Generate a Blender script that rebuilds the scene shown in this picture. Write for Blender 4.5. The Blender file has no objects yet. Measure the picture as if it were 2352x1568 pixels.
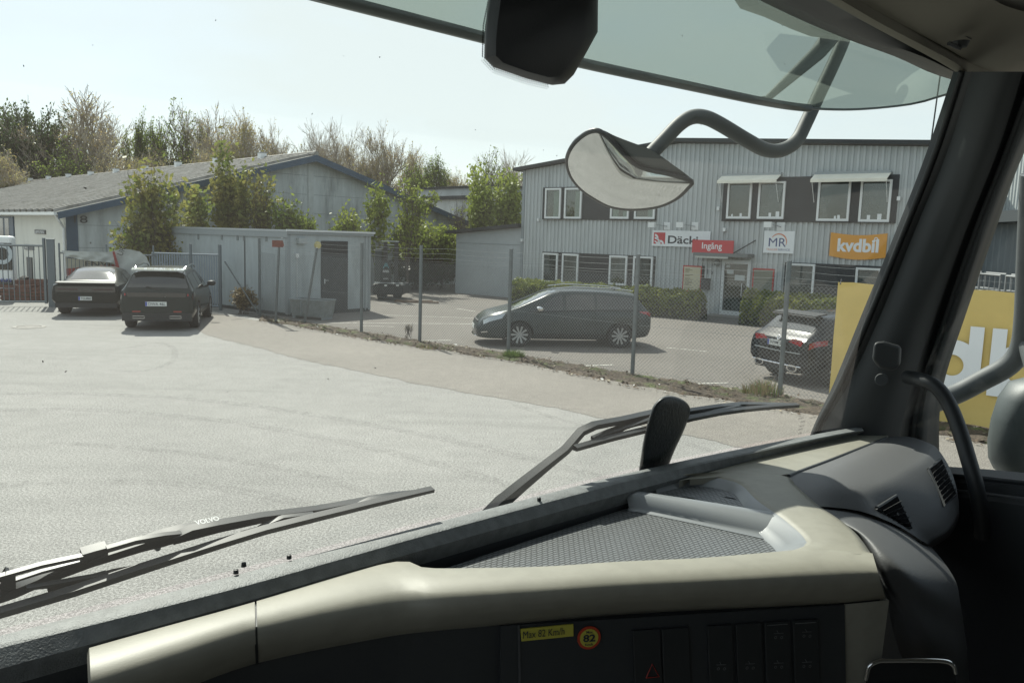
import bpy, bmesh, math, random
from mathutils import Vector, Matrix, noise
sc = bpy.context.scene
COL = sc.collection
rad = math.radians
# ------------------------------------------------------------------ camera
F_PX = 1850.0            # focal length in units of a 2352 px wide picture
CAM_Z = 2.7
PITCH = math.atan(236/F_PX)
ROLL = 0.031
fwd = Vector((0, math.cos(PITCH), -math.sin(PITCH)))
up0 = Vector((0, math.sin(PITCH), math.cos(PITCH)))
rt0 = Vector((1, 0, 0))
rt = rt0*math.cos(ROLL) + up0*math.sin(ROLL)
up = up0*math.cos(ROLL) - rt0*math.sin(ROLL)
CAM = Vector((0, 0, CAM_Z))
cd = bpy.data.cameras.new('camera')
cam = bpy.data.objects.new('camera', cd); COL.objects.link(cam)
m = Matrix((rt, up, -fwd)).transposed().to_4x4(); m.translation = CAM
cam.matrix_world = m
cd.sensor_width = 36; cd.lens = 36*F_PX/2352; cd.clip_start = 0.02; cd.clip_end = 3000
sc.camera = cam
# ------------------------------------------------------------------ light
SUN_EL = rad(49); SUN_AZ = rad(-26.5)     # azimuth from +Y, to the left of the view
w = bpy.data.worlds.new('World'); sc.world = w; w.use_nodes = True
nt = w.node_tree; nt.nodes.clear()
bg = nt.nodes.new('ShaderNodeBackground'); out = nt.nodes.new('ShaderNodeOutputWorld')
sky = nt.nodes.new('ShaderNodeTexSky'); sky.sky_type = 'NISHITA'; sky.sun_disc = False
sky.sun_elevation = SUN_EL; sky.sun_rotation = SUN_AZ
sky.air_density = 1.0; sky.dust_density = 1.2; sky.ozone_density = 1.0
tc = nt.nodes.new('ShaderNodeTexCoord'); mp = nt.nodes.new('ShaderNodeMapping'); mp.inputs['Scale'].default_value = (1, 1, 3.2)
nz = nt.nodes.new('ShaderNodeTexNoise'); nz.inputs['Scale'].default_value = 1.6; nz.inputs['Detail'].default_value = 6
cr = nt.nodes.new('ShaderNodeValToRGB'); cr.color_ramp.elements[0].position = .36; cr.color_ramp.elements[1].position = .66
cr.color_ramp.elements[0].color = (.38, .38, .38, 1); cr.color_ramp.elements[1].color = (.92, .92, .92, 1)
mx = nt.nodes.new('ShaderNodeMixRGB'); mx.inputs[2].default_value = (5.45, 5.75, 5.75, 1)
L = nt.links.new
L(tc.outputs['Generated'], mp.inputs[0]); L(mp.outputs[0], nz.inputs[0]); L(nz.outputs[0], cr.inputs[0])
L(cr.outputs[0], mx.inputs[0]); L(sky.outputs[0], mx.inputs[1]); L(mx.outputs[0], bg.inputs[0]); L(bg.outputs[0], out.inputs[0])
bg.inputs[1].default_value = 0.09
sd = bpy.data.lights.new('sun', 'SUN'); sd.energy = 3.8; sd.angle = rad(0.6); sd.color = (1, .95, .86)
so = bpy.data.objects.new('sun', sd); COL.objects.link(so)
sdir = Vector((math.sin(SUN_AZ)*math.cos(SUN_EL), math.cos(SUN_AZ)*math.cos(SUN_EL), math.sin(SUN_EL)))
so.rotation_euler = sdir.to_track_quat('Z', 'Y').to_euler(); so.location = sdir*40
sc.view_settings.view_transform = 'Standard'; sc.view_settings.look = 'None'
sc.view_settings.gamma = 1; sc.view_settings.exposure = 0.93
sc.cycles.max_bounces = 8; sc.cycles.transparent_max_bounces = 24; sc.cycles.transmission_bounces = 6
sc.cycles.caustics_reflective = False; sc.cycles.caustics_refractive = False
sc.cycles.sample_clamp_indirect = 4
# ------------------------------------------------------------------ rays (2352 px wide measuring picture)
def ray(u, v):
    return (fwd + rt*((u-1176)/F_PX) + up*((784-v)/F_PX))
def onz(u, v, z=0.0):
    d = ray(u, v); t = (z-CAM_Z)/d.z
    return CAM + d*t
def ond(u, v, y):
    d = ray(u, v); return CAM + d*(y/d.y)
def onp(u, v, p, n):
    d = ray(u, v); return CAM + d*((p-CAM).dot(n)/d.dot(n))
# ------------------------------------------------------------------ materials
MATS = {}
def mat(name, col, rough=.6, metal=0., spec=.5, var=None, bump=None, emit=None, coat=0, tint2=None, stretch=None, tstretch=None):
    """var=(scale, amount) brightness noise; bump=(scale, strength, dist); tint2=(col, scale, lo, hi) second colour by noise"""
    if name in MATS: return MATS[name]
    m = bpy.data.materials.new(name); m.use_nodes = True
    n = m.node_tree; b = n.nodes['Principled BSDF']; lk = n.links.new
    b.inputs['Base Color'].default_value = (*col, 1); b.inputs['Roughness'].default_value = rough
    b.inputs['Metallic'].default_value = metal; b.inputs['Specular IOR Level'].default_value = spec
    b.inputs['Coat Weight'].default_value = coat
    t = n.nodes.new('ShaderNodeTexCoord'); src = t.outputs['Object']
    if stretch:
        mpp = n.nodes.new('ShaderNodeMapping'); mpp.inputs['Scale'].default_value = stretch
        lk(src, mpp.inputs[0]); src = mpp.outputs[0]
    cur = None
    if tint2:
        c2, s2, lo, hi = tint2
        z = n.nodes.new('ShaderNodeTexNoise'); z.inputs['Scale'].default_value = s2; z.inputs['Detail'].default_value = 8; z.inputs['Roughness'].default_value = .65
        r = n.nodes.new('ShaderNodeMapRange'); r.inputs[1].default_value = lo; r.inputs[2].default_value = hi
        x = n.nodes.new('ShaderNodeMixRGB'); x.inputs[1].default_value = (*col, 1); x.inputs[2].default_value = (*c2, 1)
        s3 = src
        if tstretch:
            mq = n.nodes.new('ShaderNodeMapping'); mq.inputs['Scale'].default_value = tstretch; mq.inputs['Rotation'].default_value = (0, 0, .22); lk(src, mq.inputs[0]); s3 = mq.outputs[0]
        lk(s3, z.inputs[0]); lk(z.outputs[0], r.inputs[0]); lk(r.outputs[0], x.inputs[0]); cur = x.outputs[0]
    if var:
        for k, (s, a) in enumerate([var] if not isinstance(var[0], tuple) else var):
            z = n.nodes.new('ShaderNodeTexNoise'); z.inputs['Scale'].default_value = s; z.inputs['Detail'].default_value = 4
            r = n.nodes.new('ShaderNodeMapRange'); r.inputs[1].default_value = .3 if s < 30 else .4; r.inputs[2].default_value = .7 if s < 30 else .6
            r.inputs[3].default_value = 1-a; r.inputs[4].default_value = 1+a
            x = n.nodes.new('ShaderNodeMixRGB'); x.blend_type = 'MULTIPLY'; x.inputs[0].default_value = 1
            if cur is None: x.inputs[1].default_value = (*col, 1)
            else: lk(cur, x.inputs[1])
            lk(src, z.inputs[0]); lk(z.outputs[0], r.inputs[0]); lk(r.outputs[0], x.inputs[2]); cur = x.outputs[0]
    if cur is not None: lk(cur, b.inputs['Base Color'])
    if bump:
        z = n.nodes.new('ShaderNodeTexNoise'); z.inputs['Scale'].default_value = bump[0]; z.inputs['Detail'].default_value = 3
        u_ = n.nodes.new('ShaderNodeBump'); u_.inputs['Strength'].default_value = bump[1]; u_.inputs['Distance'].default_value = bump[2]
        lk(t.outputs['Object'], z.inputs[0]); lk(z.outputs[0], u_.inputs['Height']); lk(u_.outputs[0], b.inputs['Normal'])
    if emit:
        b.inputs['Emission Color'].default_value = (*emit[0], 1); b.inputs['Emission Strength'].default_value = emit[1]
    MATS[name] = m; return m
def leafmat(name, col, col2, trans=.45, scale=1.2):
    if name in MATS: return MATS[name]
    m = bpy.data.materials.new(name); m.use_nodes = True; n = m.node_tree; lk = n.links.new
    b = n.nodes['Principled BSDF']; o = n.nodes['Material Output']
    t = n.nodes.new('ShaderNodeTexCoord'); z = n.nodes.new('ShaderNodeTexNoise'); z.inputs['Scale'].default_value = scale; z.inputs['Detail'].default_value = 6
    r = n.nodes.new('ShaderNodeMapRange'); r.inputs[1].default_value = .35; r.inputs[2].default_value = .65
    x = n.nodes.new('ShaderNodeMixRGB'); x.inputs[1].default_value = (*col, 1); x.inputs[2].default_value = (*col2, 1)
    lk(t.outputs['Object'], z.inputs[0]); lk(z.outputs[0], r.inputs[0]); lk(r.outputs[0], x.inputs[0]); lk(x.outputs[0], b.inputs['Base Color'])
    b.inputs['Roughness'].default_value = .5; b.inputs['Specular IOR Level'].default_value = .3
    tr = n.nodes.new('ShaderNodeBsdfTranslucent'); lk(x.outputs[0], tr.inputs[0])
    mxs = n.nodes.new('ShaderNodeMixShader'); mxs.inputs[0].default_value = trans
    lk(b.outputs[0], mxs.inputs[1]); lk(tr.outputs[0], mxs.inputs[2]); lk(mxs.outputs[0], o.inputs[0])
    MATS[name] = m; return m
def glassmat(name, tint, dust=0., gloss=1., dustcol=(1, .97, .9)):
    """thin tinted pane: transparent + Fresnel reflection + a film of dust that scatters the sun"""
    if name in MATS: return MATS[name]
    m = bpy.data.materials.new(name); m.use_nodes = True; n = m.node_tree; lk = n.links.new
    n.nodes.remove(n.nodes['Principled BSDF']); o = n.nodes['Material Output']
    t = n.nodes.new('ShaderNodeBsdfTransparent'); t.inputs[0].default_value = (*tint, 1)
    g = n.nodes.new('ShaderNodeBsdfGlossy'); g.inputs['Roughness'].default_value = 0.0
    f = n.nodes.new('ShaderNodeFresnel'); f.inputs[0].default_value = 1.42
    mu = n.nodes.new('ShaderNodeMath'); mu.operation = 'MULTIPLY'; mu.inputs[1].default_value = gloss; lk(f.outputs[0], mu.inputs[0])
    mm = n.nodes.new('ShaderNodeMixShader'); lk(mu.outputs[0], mm.inputs[0]); lk(t.outputs[0], mm.inputs[1]); lk(g.outputs[0], mm.inputs[2])
    last = mm.outputs[0]
    if dust:
        tl = n.nodes.new('ShaderNodeBsdfTranslucent'); tl.inputs[0].default_value = (*dustcol, 1)
        tcn = n.nodes.new('ShaderNodeTexCoord'); z = n.nodes.new('ShaderNodeTexNoise'); z.inputs['Scale'].default_value = 5; z.inputs['Detail'].default_value = 6
        r = n.nodes.new('ShaderNodeMapRange'); r.inputs[1].default_value = .3; r.inputs[2].default_value = .7; r.inputs[3].default_value = dust*.8; r.inputs[4].default_value = dust*1.25
        lk(tcn.outputs['Object'], z.inputs[0]); lk(z.outputs[0], r.inputs[0])
        m2 = n.nodes.new('ShaderNodeMixShader'); lk(r.outputs[0], m2.inputs[0]); lk(last, m2.inputs[1]); lk(tl.outputs[0], m2.inputs[2]); last = m2.outputs[0]
    lk(last, o.inputs[0]); MATS[name] = m; return m
# ------------------------------------------------------------------ objects
def link(o):
    COL.objects.link(o); return o
def tag(o, label, cat, group=None, kind=None):
    if label: o['label'] = label
    if cat: o['category'] = cat
    if group: o['group'] = group
    if kind: o['kind'] = kind
    return o
def thing(name, label, cat, loc=(0, 0, 0), rz=0, group=None):
    o = bpy.data.objects.new(name, None); link(o); o.location = loc; o.rotation_euler = (0, 0, rz)
    o.empty_display_size = .1
    return tag(o, label, cat, group)
def wmat(o):
    M = Matrix.LocRotScale(o.location, o.rotation_euler, o.scale)
    return wmat(o.parent) @ M if o.parent else M
class MB:
    def __init__(s): s.v = []; s.f = []; s.mi = []
    def add(s, vs, fs, mi=0):
        k = len(s.v); s.v += [Vector(x) for x in vs]; s.f += [tuple(i+k for i in f) for f in fs]; s.mi += [mi]*len(fs); return s
    def box(s, a, b, M=None, mi=0):
        (x0, y0, z0), (x1, y1, z1) = a, b
        vs = [Vector((x, y, z)) for z in (z0, z1) for y in (y0, y1) for x in (x0, x1)]
        if M is not None: vs = [M @ q for q in vs]
        return s.add(vs, [(0, 2, 3, 1), (4, 5, 7, 6), (0, 1, 5, 4), (2, 6, 7, 3), (0, 4, 6, 2), (1, 3, 7, 5)], mi)
    def prism(s, poly, off, mi=0):
        """polygon (3d points) extruded by vector off"""
        n = len(poly); off = Vector(off); vs = [Vector(p) for p in poly]; vs += [p+off for p in vs]
        return s.add(vs, [tuple(range(n))[::-1], tuple(range(n, 2*n))] + [(i, (i+1) % n, n+(i+1) % n, n+i) for i in range(n)], mi)
    def tube(s, pts, r, n=8, cap=True, mi=0, flat=1.0):
        pts = [Vector(p) for p in pts]; rs = r if isinstance(r, (list, tuple)) else [r]*len(pts)
        k = len(s.v); prev = None; N = len(pts)
        for i, p in enumerate(pts):
            d = (pts[min(i+1, N-1)] - pts[max(i-1, 0)]).normalized()
            if prev is None:
                a = d.orthogonal().normalized() if abs(d.z) > .98 else d.cross(Vector((0, 0, 1))).normalized()
            else:
                a = (prev - d*prev.dot(d)).normalized()
            b = d.cross(a); prev = a
            for j in range(n):
                t = 2*math.pi*j/n; s.v.append(p + a*math.cos(t)*rs[i] + b*math.sin(t)*rs[i]*flat)
        for i in range(N-1):
            for j in range(n):
                s.f.append((k+i*n+j, k+i*n+(j+1) % n, k+(i+1)*n+(j+1) % n, k+(i+1)*n+j)); s.mi.append(mi)
        if cap:
            s.f.append(tuple(k+j for j in range(n))[::-1]); s.f.append(tuple(k+(N-1)*n+j for j in range(n))); s.mi += [mi, mi]
        return s
    def loft(s, rails, closed=False, mi=0):
        n = len(rails[0]); k = len(s.v)
        for r_ in rails: s.v += [Vector(p) for p in r_]
        for i in range(len(rails)-1):
            for j in range(n if closed else n-1):
                s.f.append((k+i*n+j, k+i*n+(j+1) % n, k+(i+1)*n+(j+1) % n, k+(i+1)*n+j)); s.mi.append(mi)
        return s
    def lathe(s, prof, M=None, n=24, mi=0):
        """prof: (r, h) about local Z"""
        M = M or Matrix.Identity(4)
        rails = [[M @ Vector((r_*math.cos(2*math.pi*j/n), r_*math.sin(2*math.pi*j/n), h)) for j in range(n)] for r_, h in prof]
        return s.loft(rails, closed=True, mi=mi)
    def build(s, name, mats, parent=None, local=False, smooth=None, origin=None):
        vs = s.v
        o_loc = Vector((0, 0, 0))
        if not local:
            if parent is not None:
                I = wmat(parent).inverted(); vs = [I @ p for p in vs]
            else:
                xs = [p.x for p in vs]; ys = [p.y for p in vs]; zs = [p.z for p in vs]
                o_loc = Vector(origin) if origin is not None else Vector(((min(xs)+max(xs))/2, (min(ys)+max(ys))/2, min(zs)))
                vs = [p-o_loc for p in vs]
        me = bpy.data.meshes.new(name); me.from_pydata([tuple(p) for p in vs], [], s.f)
        mats = mats if isinstance(mats, (list, tuple)) else [mats]
        for q in mats: me.materials.append(q)
        if len(mats) > 1: me.polygons.foreach_set('material_index', s.mi)
        me.update()
        if smooth is not None:
            me.shade_smooth(); me.set_sharp_from_angle(angle=rad(smooth))
        o = bpy.data.objects.new(name, me); link(o); o.location = o_loc
        if parent is not None: o.parent = parent
        return o
def solidify(o, th, off=-1):
    md = o.modifiers.new('solid', 'SOLIDIFY'); md.thickness = th; md.offset = off; return o
def bevel(o, w_, seg=2):
    md = o.modifiers.new('bevel', 'BEVEL'); md.width = w_; md.segments = seg; md.limit_method = 'ANGLE'; return o
def fixn(o):
    bm = bmesh.new(); bm.from_mesh(o.data); bmesh.ops.recalc_face_normals(bm, faces=bm.faces); bm.to_mesh(o.data); bm.free(); return o
def resample(pts, n):
    pts = [Vector(p) for p in pts]; ds = [0]
    for a, b in zip(pts, pts[1:]): ds.append(ds[-1] + (b-a).length)
    res = []; j = 0
    for i in range(n):
        t = ds[-1]*i/(n-1)
        while j < len(ds)-2 and ds[j+1] < t: j += 1
        q = (t-ds[j])/max(1e-9, ds[j+1]-ds[j]); res.append(pts[j].lerp(pts[j+1], min(1, q)))
    return res
def spline(pts, n=8):
    """Catmull-Rom through tuples of any length"""
    P = [Vector(p) for p in pts]; P = [P[0]*2-P[1]] + P + [P[-1]*2-P[-2]]; r = []
    for i in range(1, len(P)-2):
        a, b, c, d = P[i-1:i+3]
        for k in range(n):
            t = k/n; r.append(.5*((2*b) + (c-a)*t + (2*a-5*b+4*c-d)*t*t + (3*b-a-3*c+d)*t**3))
    r.append(P[-2]); return r
def text(s, origin, right, upv, w_, h_, mt, parent, name='lettering', thick=.002, fit='both', bold=0.0, shear=0):
    """lettering as thin mesh filling a w x h box whose lower left corner is origin"""
    cu = bpy.data.curves.new('t', 'FONT'); cu.body = s; cu.size = 1; cu.extrude = 0; cu.offset = bold; cu.shear = shear; cu.resolution_u = 4
    to = bpy.data.objects.new('t', cu); link(to); dg = bpy.context.evaluated_depsgraph_get(); dg.update()
    me = bpy.data.meshes.new_from_object(to.evaluated_get(dg)); bpy.data.objects.remove(to)
    xs = [v.co.x for v in me.vertices]; ys = [v.co.y for v in me.vertices]
    x0, x1, y0, y1 = min(xs), max(xs), min(ys), max(ys)
    sx = w_/(x1-x0); sy = h_/(y1-y0)
    right = Vector(right).normalized(); upv = Vector(upv).normalized(); nn = right.cross(upv)
    me2 = MB(); n = len(me.vertices)
    P = [Vector(origin) + right*((v.co.x-x0)*sx) + upv*((v.co.y-y0)*sy) for v in me.vertices]
    fs = [tuple(p.vertices) for p in me.polygons]
    me2.add([p + nn*thick for p in P], fs)
    bpy.data.meshes.remove(me)
    return me2.build(name, mt, parent)
def copytree(o, parent=None):
    c = o.copy(); link(c)
    if parent is not None: c.parent = parent
    for ch in list(o.children): copytree(ch, c)
    return c
# ================================================================== SETTING
X = Vector((1, 0, 0)); Y = Vector((0, 1, 0)); Z = Vector((0, 0, 1))
m_asph = mat('pale_asphalt', (.240, .236, .224), .88, spec=.25, var=((.35, .07), (3, .06), (42, .26), (120, .36)), tint2=((.205, .203, .192), 1.0, .50, .72), tstretch=(.12, 1.5, 1), bump=(90, .5, .012))
m_old = mat('old_asphalt', (.192, .178, .160), .88, spec=.25, var=((.4, .08), (5, .08), (45, .3), (110, .3)), bump=(90, .5, .012))
m_lot = mat('lot_asphalt', (.155, .142, .128), .88, spec=.25, var=((.3, .10), (5, .08), (60, .18)), bump=(60, .4, .01))
m_paint = mat('road_paint', (.44, .43, .39), .8, tint2=((.19, .175, .16), 5, .46, .60))
def sheet(name, pts, z, mt, n_origin=True):
    o = MB().add([Vector((p[0], p[1], z)) for p in pts], [tuple(range(len(pts)))]).build(name, mt)
    o['kind'] = 'structure'; fixn(o)
    if o.data.polygons[0].normal.z < 0: o.data.flip_normals()
    return o
def gp(u, v): return onz(u, v, 0)
sheet('ground', [(-400, -120), (400, -120), (400, 500), (-400, 500)], 0, m_asph)
# fence line on the ground
FP = [gp(430, 711), gp(507, 713), gp(597, 727), gp(633, 741), gp(699, 745), gp(830, 765), gp(964, 787), gp(1167, 815), gp(1452, 864), gp(1790, 913)]
fdir = (FP[-1]-FP[-3]).normalized()
FP += [FP[-1]+fdir*2.75, FP[-1]+fdir*5.5, FP[-1]+fdir*8.3, FP[-1]+fdir*14]
bnd = [gp(*p) for p in [(470, 768), (600, 801), (700, 828), (850, 858), (1000, 890), (1240, 930), (1500, 985), (1700, 1028)]]
bnd += [bnd[-1]+(bnd[-1]-bnd[-2]).normalized()*12]
fl = [gp(*p) for p in [(395, 716), (507, 722), (640, 745), (830, 768), (964, 790), (1167, 819), (1452, 868), (1790, 916)]] + [FP[-1]]
bnd = [p+Vector((0, .13*noise.noise(p*1.3)+.10*noise.noise(p*4)+.06*noise.noise(p*11), 0)) for p in resample(bnd, 400)]
sheet('old_pavement_strip', bnd + fl[::-1], .004, m_old)
lotp = [p+Vector((.08, .08, 0)) for p in [gp(560, 726), gp(640, 741), gp(700, 744), gp(830, 763), gp(964, 785), gp(1167, 813), gp(1452, 861), gp(1790, 911)]] + [FP[-1]]
sheet('parking_lot', lotp + [Vector((30, 12, 0)), Vector((30, 60, 0)), Vector((-14, 62, 0)), gp(850, 676), gp(848, 712), gp(660, 725)], .008, m_lot)
# painted bay lines
for a, b, w_ in [((867, 697.5), (985, 699.5), .10), ((1049, 709), (1092, 716), .10), ((878, 724), (1092, 731), .10), ((700, 741.5), (1087, 744.5), .10),
                 ((977, 783), (1037, 782), .09), ((1218, 783), (1365, 783), .10), ((1531, 799), (1624, 808), .10), ((1345, 841), (1408, 838.5), .09), ((1602, 882), (1673, 880), .09),
                 ((820, 748), (905, 751), .09)]:
    A, B = gp(*a), gp(*b); d = (B-A).normalized(); q = Vector((-d.y, d.x, 0))*w_/2
    sheet('bay_line', [A-q, B-q, B+q, A+q], .012, m_paint)
# faint tyre marks curving over the yard
m_mark = bpy.data.materials.new('tyre_mark_rubber'); m_mark.use_nodes = True; q_ = m_mark.node_tree
bs_ = q_.nodes['Principled BSDF']; bs_.inputs['Base Color'].default_value = (.09, .09, .085, 1); bs_.inputs['Roughness'].default_value = .9
ts_ = q_.nodes.new('ShaderNodeBsdfTransparent'); ms_ = q_.nodes.new('ShaderNodeMixShader'); tz_ = q_.nodes.new('ShaderNodeTexCoord'); nz_ = q_.nodes.new('ShaderNodeTexNoise'); nz_.inputs['Scale'].default_value = 9; nz_.inputs['Detail'].default_value = 8; nz_.inputs['Roughness'].default_value = .8
rz_ = q_.nodes.new('ShaderNodeMapRange'); rz_.inputs[1].default_value = .45; rz_.inputs[2].default_value = .75; rz_.inputs[3].default_value = 0; rz_.inputs[4].default_value = .30
q_.links.new(tz_.outputs['Object'], nz_.inputs[0]); q_.links.new(nz_.outputs[0], rz_.inputs[0]); q_.links.new(rz_.outputs[0], ms_.inputs[0]); q_.links.new(ts_.outputs[0], ms_.inputs[1]); q_.links.new(bs_.outputs[0], ms_.inputs[2]); q_.links.new(ms_.outputs[0], q_.nodes['Material Output'].inputs[0])
for pts, w_ in (([(-150, 905), (200, 905), (520, 925), (900, 985), (1300, 1075), (1700, 1200)], .22), ([(-150, 945), (200, 942), (520, 968), (880, 1035), (1250, 1140), (1500, 1240)], .22), ([(120, 1015), (420, 1040), (700, 1088), (900, 1150)], .16),
                ([(250, 850), (330, 852), (395, 830), (398, 800), (360, 788), (290, 800)], .13), ([(-100, 1120), (200, 1105), (500, 1120), (760, 1170)], .2), ([(1180, 930), (1330, 975), (1500, 1000), (1720, 1060)], .14)):
    c_ = spline([gp(*p) for p in pts], 10); a_ = []; b_ = []
    for i, p in enumerate(c_):
        d = (c_[min(i+1, len(c_)-1)]-c_[max(i-1, 0)]).normalized(); s_ = Vector((-d.y, d.x, 0))*w_/2
        a_.append(Vector((p.x, p.y, .0075))-s_); b_.append(Vector((p.x, p.y, .0075))+s_)
    o = MB().loft([a_, b_]).build('tyre_mark', m_mark); o['kind'] = 'structure'
# verge of soil, moss and leaf litter along the fence foot
m_soil = mat('verge_soil', (.075, .058, .042), .95, tint2=((.07, .085, .03), 2.2, .52, .62), var=((25, .5), (6, .3)), bump=(40, .8, .03))
vo = [gp(*p) for p in [(590, 742), (671, 752), (830, 784), (964, 804), (1162, 834), (1449, 897), (1678, 934), (1900, 972)]]
vo += [vo[-1]+fdir*4, vo[-1]+fdir*12]
vi = [p+Vector((.05, .14, 0)) for p in [gp(597, 727), gp(699, 744), gp(830, 765), gp(964, 787), gp(1167, 815), gp(1452, 864), gp(1790, 913)]]
vi += [vi[-1]+fdir*3.2, vi[-1]+fdir*7, vi[-1]+fdir*14]
NA = 420; NB = 14
A_ = resample(vo, NA); B_ = resample(vi, NA); A_ = [a.lerp(c, .30) for a, c in zip(A_, B_)]; mb = MB(); rails = []
for j in range(NB):
    r_ = []
    for i in range(NA):
        t = j/(NB-1); p = A_[i].lerp(B_[i], t)
        e = noise.noise(p*1.7)*.22 + noise.noise(p*6)*.10
        p = p + (A_[i]-B_[i]).normalized()*e*(1-t)
        h = (.015 if 0 < j < NB-1 else -.02) + (max(0, noise.noise(p*5)*.05+noise.noise(p*17)*.035+.02) if 0 < j < NB-1 else 0)
        r_.append(Vector((p.x, p.y, .006+h)))
    rails.append(r_)
mb.loft(rails); vg = mb.build('verge_soil', m_soil, smooth=60); vg['kind'] = 'structure'
random.seed(3)
lm = MB()
for k in range(2600):
    i = random.randrange(NA); t = random.random()**1.5*1.25-.25
    p = A_[i].lerp(B_[i], t) + Vector((random.uniform(-.05, .05), random.uniform(-.05, .05), 0))
    s_ = random.uniform(.012, .045); a = random.uniform(0, 6.3); z0 = .012 + random.uniform(0, .06)*(t > .1)
    q1 = Vector((math.cos(a), math.sin(a), random.uniform(-.5, .5)))*s_; q2 = Vector((-math.sin(a), math.cos(a), random.uniform(-.5, .5)))*s_*.7
    c = Vector((p.x, p.y, z0+s_*.5)); mi = 0 if random.random() < .86 else (1 if random.random() < .75 else 2)
    lm.add([c-q1, c+q2, c+q1+Vector((0, 0, s_*.3)), c-q2], [(0, 1, 2, 3)], mi)
lt = lm.build('leaf_litter', [mat('litter_brown', (.10, .07, .045), .9), mat('litter_pale', (.30, .26, .19), .9), mat('litter_white', (.65, .65, .62), .8)])
tag(lt, 'dry leaves and small stones scattered on the soil along the fence foot', 'leaf litter', kind='stuff')
# manhole cover
mh = thing('manhole_cover', 'round cast iron manhole cover set in the pale asphalt at far left', 'manhole cover', tuple(gp(67, 751)))
mhm = mat('cast_iron', (.12, .115, .105), .7, metal=.3, var=(30, .4), bump=(60, .6, .01))
MB().lathe([(0, .012), (.27, .012), (.27, .005)], Matrix.Translation(mh.location), 40).build('lid', mhm, mh)
MB().lathe([(.29, .004), (.29, .016), (.38, .016), (.40, .002)], Matrix.Translation(mh.location), 40).build('rim', mat('iron_rim', (.2, .19, .17), .7, bump=(60, .6, .01)), mh)
def tuft(name, label, c, r, h, n, mats, seed, lean=.35, wd=.006, kind_cat='grass tuft'):
    random.seed(seed); b = MB()
    for k in range(n):
        a = random.uniform(0, 6.28); rr = r*random.random()**.6; p = Vector((c.x+math.cos(a)*rr, c.y+math.sin(a)*rr, .01))
        hh = h*random.uniform(.45, 1)*(1-.4*rr/r); d = Vector((math.cos(a+random.uniform(-1, 1)), math.sin(a+random.uniform(-1, 1)), 0))*hh*lean*random.uniform(.2, 1.6)
        s_ = Vector((-d.y, d.x, 0)).normalized()*wd if d.length > 1e-4 else X*wd
        m1 = p + d*.35 + Z*hh*.6; t_ = p + d + Z*hh*random.uniform(.85, 1)
        b.add([p-s_, p+s_, m1+s_*.8, m1-s_*.8, t_], [(0, 1, 2, 3), (3, 2, 4)], random.randrange(len(mats)))
    o = b.build(name, mats); return tag(o, label, kind_cat)
m_straw = leafmat('straw', (.28, .22, .12), (.17, .13, .07), .3, 4); m_grass = leafmat('weed_green', (.08, .14, .03), (.14, .2, .05), .4, 6)
tuft('grass_tuft', 'dry straw coloured grass around the foot of the post near the black hatchback', gp(1752, 908), .36, .42, 420, [m_straw, m_straw, m_grass], 5)
tuft('grass_tuft', 'fresh green weed clump at the foot of the fence post before the grey wagon', gp(1180, 822), .24, .26, 500, [m_grass], 6, .7)
tuft('grass_tuft', 'low dry grass on the verge right of the second clear post from the shed', gp(985, 800), .3, .14, 160, [m_straw, m_grass], 7, .7)
# small bare twigs weed behind the mesh
# ================================================================== CHAIN LINK FENCE
m_post = mat('fence_post_grey', (.135, .155, .16), .5, metal=.35, var=(8, .12))
m_wire = mat('galvanised_wire', (.20, .22, .225), .45, metal=.5)
fence = thing('chain_link_fence', 'grey chain link fence with barbed wire on top across the yard', 'fence', tuple(FP[7]))
PH = 2.45; MH = 2.02
def post_at(p, lean=(0, 0), h=PH, r=.043, par=None, name='post'):
    b = MB(); top = p + Vector((lean[0], lean[1], h)); b.tube([p-Z*.05, top], r, 10)
    b.tube([top, top+Z*.012], r*1.05, 10)
    return b.build(name, m_post, par or fence, smooth=40)
vis_posts = [5, 6, 7, 8, 9, 10, 11, 12, 13]
for k in [2]+vis_posts: post_at(FP[k])
def segpt(a, b, t): return FP[a].lerp(FP[b], t)
mesh_pts = FP[2:14]
# zigzag wires
tot = resample([p for p in mesh_pts], 2)
def along():
    L_ = [0]
    for a, b in zip(mesh_pts, mesh_pts[1:]): L_.append(L_[-1]+(b-a).length)
    return L_
LL = along()
def pt_at(s_):
    for i in range(len(LL)-1):
        if s_ <= LL[i+1]: return mesh_pts[i].lerp(mesh_pts[i+1], (s_-LL[i])/(LL[i+1]-LL[i]))
    return mesh_pts[-1]
CW = .078; CHH = .078
wm = MB(); ns = int(LL[-1]/(CW/2))
rw = .0023
for i in range(ns):
    s0 = i*CW/2; nseg = int(MH/(CHH/2)); vsn = []
    for k in range(nseg+1):
        q = pt_at(min(LL[-1], s0 + (CW/2 if (k+i) % 2 else 0)))
        sag = noise.noise(Vector((s0*.3, k*.03, 3)))*.03
        vsn.append(Vector((q.x, q.y+.02*math.sin(k*math.pi/2)*0+sag, .05+k*CHH/2)))
    kk = len(wm.v)
    for p in vsn:
        wm.v += [p+Vector((rw, 0, -rw*.6)), p+Vector((-rw, 0, -rw*.6)), p+Vector((0, 0, rw*1.2))]
        # small triangle section
    for k in range(nseg):
        for j in range(3):
            wm.f.append((kk+k*3+j, kk+k*3+(j+1) % 3, kk+k*3+3+(j+1) % 3, kk+k*3+3+j)); wm.mi.append(0)
wm.build('mesh_panel', m_wire, fence)
for h in (MH+.05, 1.05, .12):
    MB().tube([p+Z*h+Vector((0, -.006, 0)) for p in resample(mesh_pts, 60)], .0022, 5).build('tension_wire', m_wire, fence)
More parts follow.
